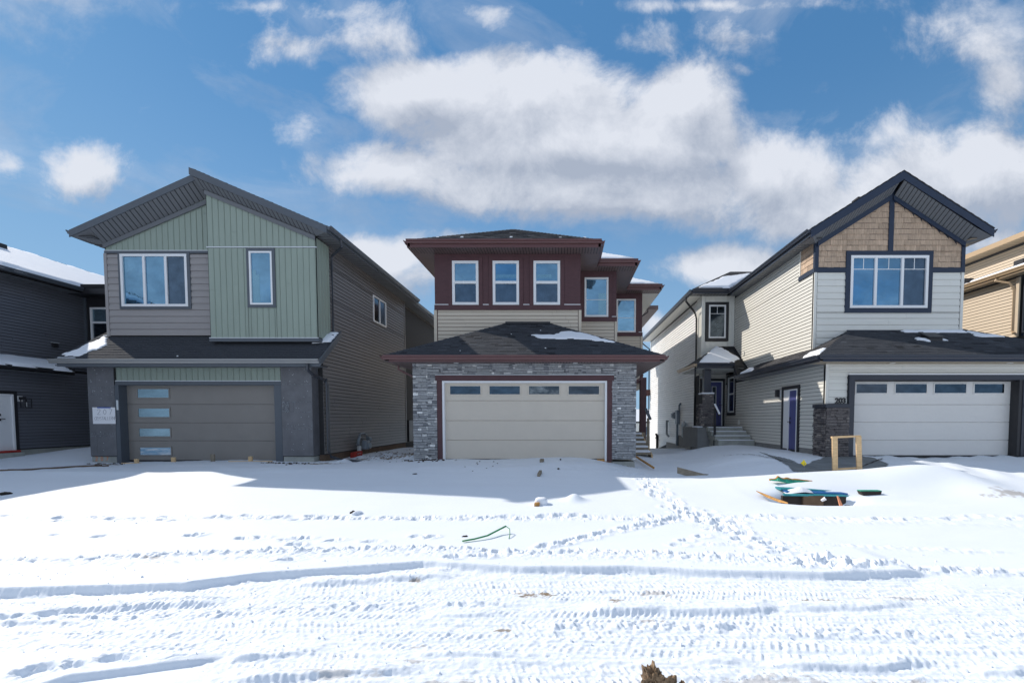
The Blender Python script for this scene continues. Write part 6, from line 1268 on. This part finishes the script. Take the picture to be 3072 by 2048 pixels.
# clods
def clod(x, y_, s_, m, name, lb, cat, seed=1, zs=1.0, kindstuff=False, tall=1.0):
    bm = bmesh.new(); bmesh.ops.create_icosphere(bm, subdivisions=4, radius=1); r = np.random.RandomState(seed)
    for v in bm.verts:
        p_ = np.array(v.co); n1 = float(fbm(p_[0:1] * 1.6 + seed * 3, p_[1:2] * 1.6 + p_[2:3] * 1.3, 4, .6)[0]); n2 = float(vnoise(p_[0:1] * 5 + 9, p_[2:3] * 5 + p_[1:2] * 4)[0])
        n3 = math.floor(n1 * 5) / 5; v.co *= (1 + .7 * n3 * .5 + .35 * n1 + .18 * n2); v.co.z *= tall
    me = bpy.data.meshes.new(name); bm.to_mesh(me); bm.free(); me.materials.append(M[m]); o = bpy.data.objects.new(name, me); C.objects.link(o); o.scale = (s_, s_, s_ * zs); o.location = (x, y_, zg(x, y_) + s_ * zs * .25)
    tag(o, lb, cat); return o
t = thing('soil_lump', 'jagged lump of frozen brown soil at the bottom edge right of centre', 'soil lump', (.56, 2.55, -.3))
def clod_part(c, rx_, ry_, rz_, seed, par):
    bm = bmesh.new(); bmesh.ops.create_icosphere(bm, subdivisions=5, radius=1)
    for v in bm.verts:
        p_ = np.array(v.co); a = float(fbm(p_[0:1] * 1.5 + seed, p_[1:2] * 1.5 + p_[2:3] * 2.1, 5, .62)[0]); b = float(vnoise(p_[0:1] * 4 + seed, p_[2:3] * 4)[0])
        v.co *= 1 + .7 * a + .3 * (math.floor(b * 4) / 4)
    for v in bm.verts: v.co = V((c[0] + v.co.x * rx_, c[1] + v.co.y * ry_, c[2] + v.co.z * rz_)) - V(W[par])
    me = bpy.data.meshes.new('soil_chunk'); bm.to_mesh(me); bm.free(); me.materials.append(M['soil']); o = bpy.data.objects.new('soil_chunk', me); C.objects.link(o); o.parent = par
for c_, rr_2, sd in [((.50, 2.50, -.262), (.062, .07, .125), 3), ((.57, 2.47, -.285), (.08, .07, .09), 5), ((.66, 2.46, -.28), (.055, .06, .075), 8), ((.515, 2.54, -.215), (.045, .04, .05), 12)]: clod_part(c_, *rr_2, sd, t)
clod(-1.19, 2.52, .04, 'paper', 'crumpled_wrapper', 'crumpled black and white wrapper at the bottom edge left of centre', 'wrapper', 4, .6)
clod(-3.37, 7.25, .05, 'dirt', 'soil_clod', 'small brown clod on the sunny snow below the taupe garage shade', 'clod', 6, .6); clod(-3.28, 7.2, .07, 'snow', 'snow_lump', 'small snow lump beside the brown clod below the taupe garage shade', 'snow', 3, .5)
clod(-10.75, 8.7, .09, 'dark', 'dark_debris', 'dark chunk of debris on the snow at the left edge', 'debris', 9, .35); clod(-1.29, 5.9, .035, 'dark', 'dark_chip', 'thin dark chip on the snow left of the green strap', 'wood chip', 5, .3)
clod(-3.6, 11.0, .05, 'dark', 'dark_twig', 'dark twig on the shaded snow left of the beige garage door', 'twig', 5, .3)
mb = MB(); r = random.Random(21)
def chunk(mb, x, y_, s_, zs=.5):
    z_ = zg(x, y_); a = r.uniform(0, 3.1); u_ = V((math.cos(a), math.sin(a), r.uniform(-.2, .2))) * s_; v_ = V((-math.sin(a), math.cos(a), 0)) * s_ * r.uniform(.4, .9)
    c = V((x, y_, z_)); h = UP * s_ * zs; k = [c - u_ - v_, c + u_ - v_ * .7, c + u_ * .8 + v_, c - u_ * .7 + v_ * .8]; k2 = [p * .5 + c * .5 + h * r.uniform(.6, 1.2) for p in k]
    mb.add([p - UP * .02 for p in k] + k2, [(3, 2, 1, 0), (4, 5, 6, 7), (0, 1, 5, 4), (1, 2, 6, 5), (2, 3, 7, 6), (3, 0, 4, 7)])
for i in range(150): chunk(mb, r.gauss(-5.6, .8), r.gauss(16.6, .8), r.uniform(.02, .06), .35)
for i in range(60): chunk(mb, r.gauss(-4.0, .35), r.gauss(13.2, .12), r.uniform(.02, .06))
for i in range(40): chunk(mb, r.gauss(-8.1, .35), r.gauss(13.3, .12), r.uniform(.02, .06))
for i in range(20): chunk(mb, r.gauss(-13.7, .25), r.gauss(13.6, .08), r.uniform(.02, .05))
for i in range(14): chunk(mb, r.gauss(-5.4, 1.0), r.gauss(13.8, .3), r.uniform(.015, .035), .3)
o = mb.build('soil_clods', 'dirt'); tag(o, 'dark frozen soil clods in the snow between the green and brown trimmed houses', kind='stuff')
mb = MB()
def lump(mb, x, y_, s_): chunk(mb, x, y_, s_, 1.0)
for i in range(2600):
    y_ = r.uniform(2.5, 5.3) if i < 1500 else r.uniform(4.4, 7.2); x = r.uniform(-1.3, 1.3) * y_
    if i >= 1500:
        if i % 2: x = np.interp(y_, yy, xx) + r.gauss(0, .28)
        else: y_ = 6.95 + r.gauss(0, .14)
    elif i % 3 == 0: pp_ = PATHS[0][0]; y_ = float(np.interp(x, pp_[:, 0], pp_[:, 1])) + r.gauss(0, .09)
    lump(mb, x, y_, r.uniform(.003, .008) if r.random() < .93 else r.uniform(.008, .016))
o = mb.build('snow_crumbs', 'snow'); tag(o, 'loose crumbs of snow along the tyre tracks and footprints', kind='stuff')

# ================================================================== what shows through the gap
t = thing('far_house', 'far snowy roofed house seen through the gap beside the stone garage', 'house', (12, 60, -3.2))
MB().box(4, 20, 60, 70, -3.2, .9).build('wall', 'lights', t); MB().prism([(3.5, 59.5, .9), (20.5, 59.5, .9), (18, 64, 2.6), (6, 64, 2.6)], (0, .1, -.1)).build('roof', 'snow', t)
for k in range(6): MB().box(5.2 + k * 2.4, 6.2 + k * 2.4, 59.95, 60.0, -.9, .2).build('window', 'glassdark', t)
MB().box(3.5, 20.5, 59.45, 59.52, .7, .92).build('fascia', 'black', t)
t = thing('far_fence', 'dark board fence across the far end of the gap beside the stone garage', 'fence', (8, 46, -2.2))
for k in range(40): MB().box(4 + k * .2, 4.17 + k * .2, 46, 46.03, -2.2, -.5).build('fence_board', 'dark', t)
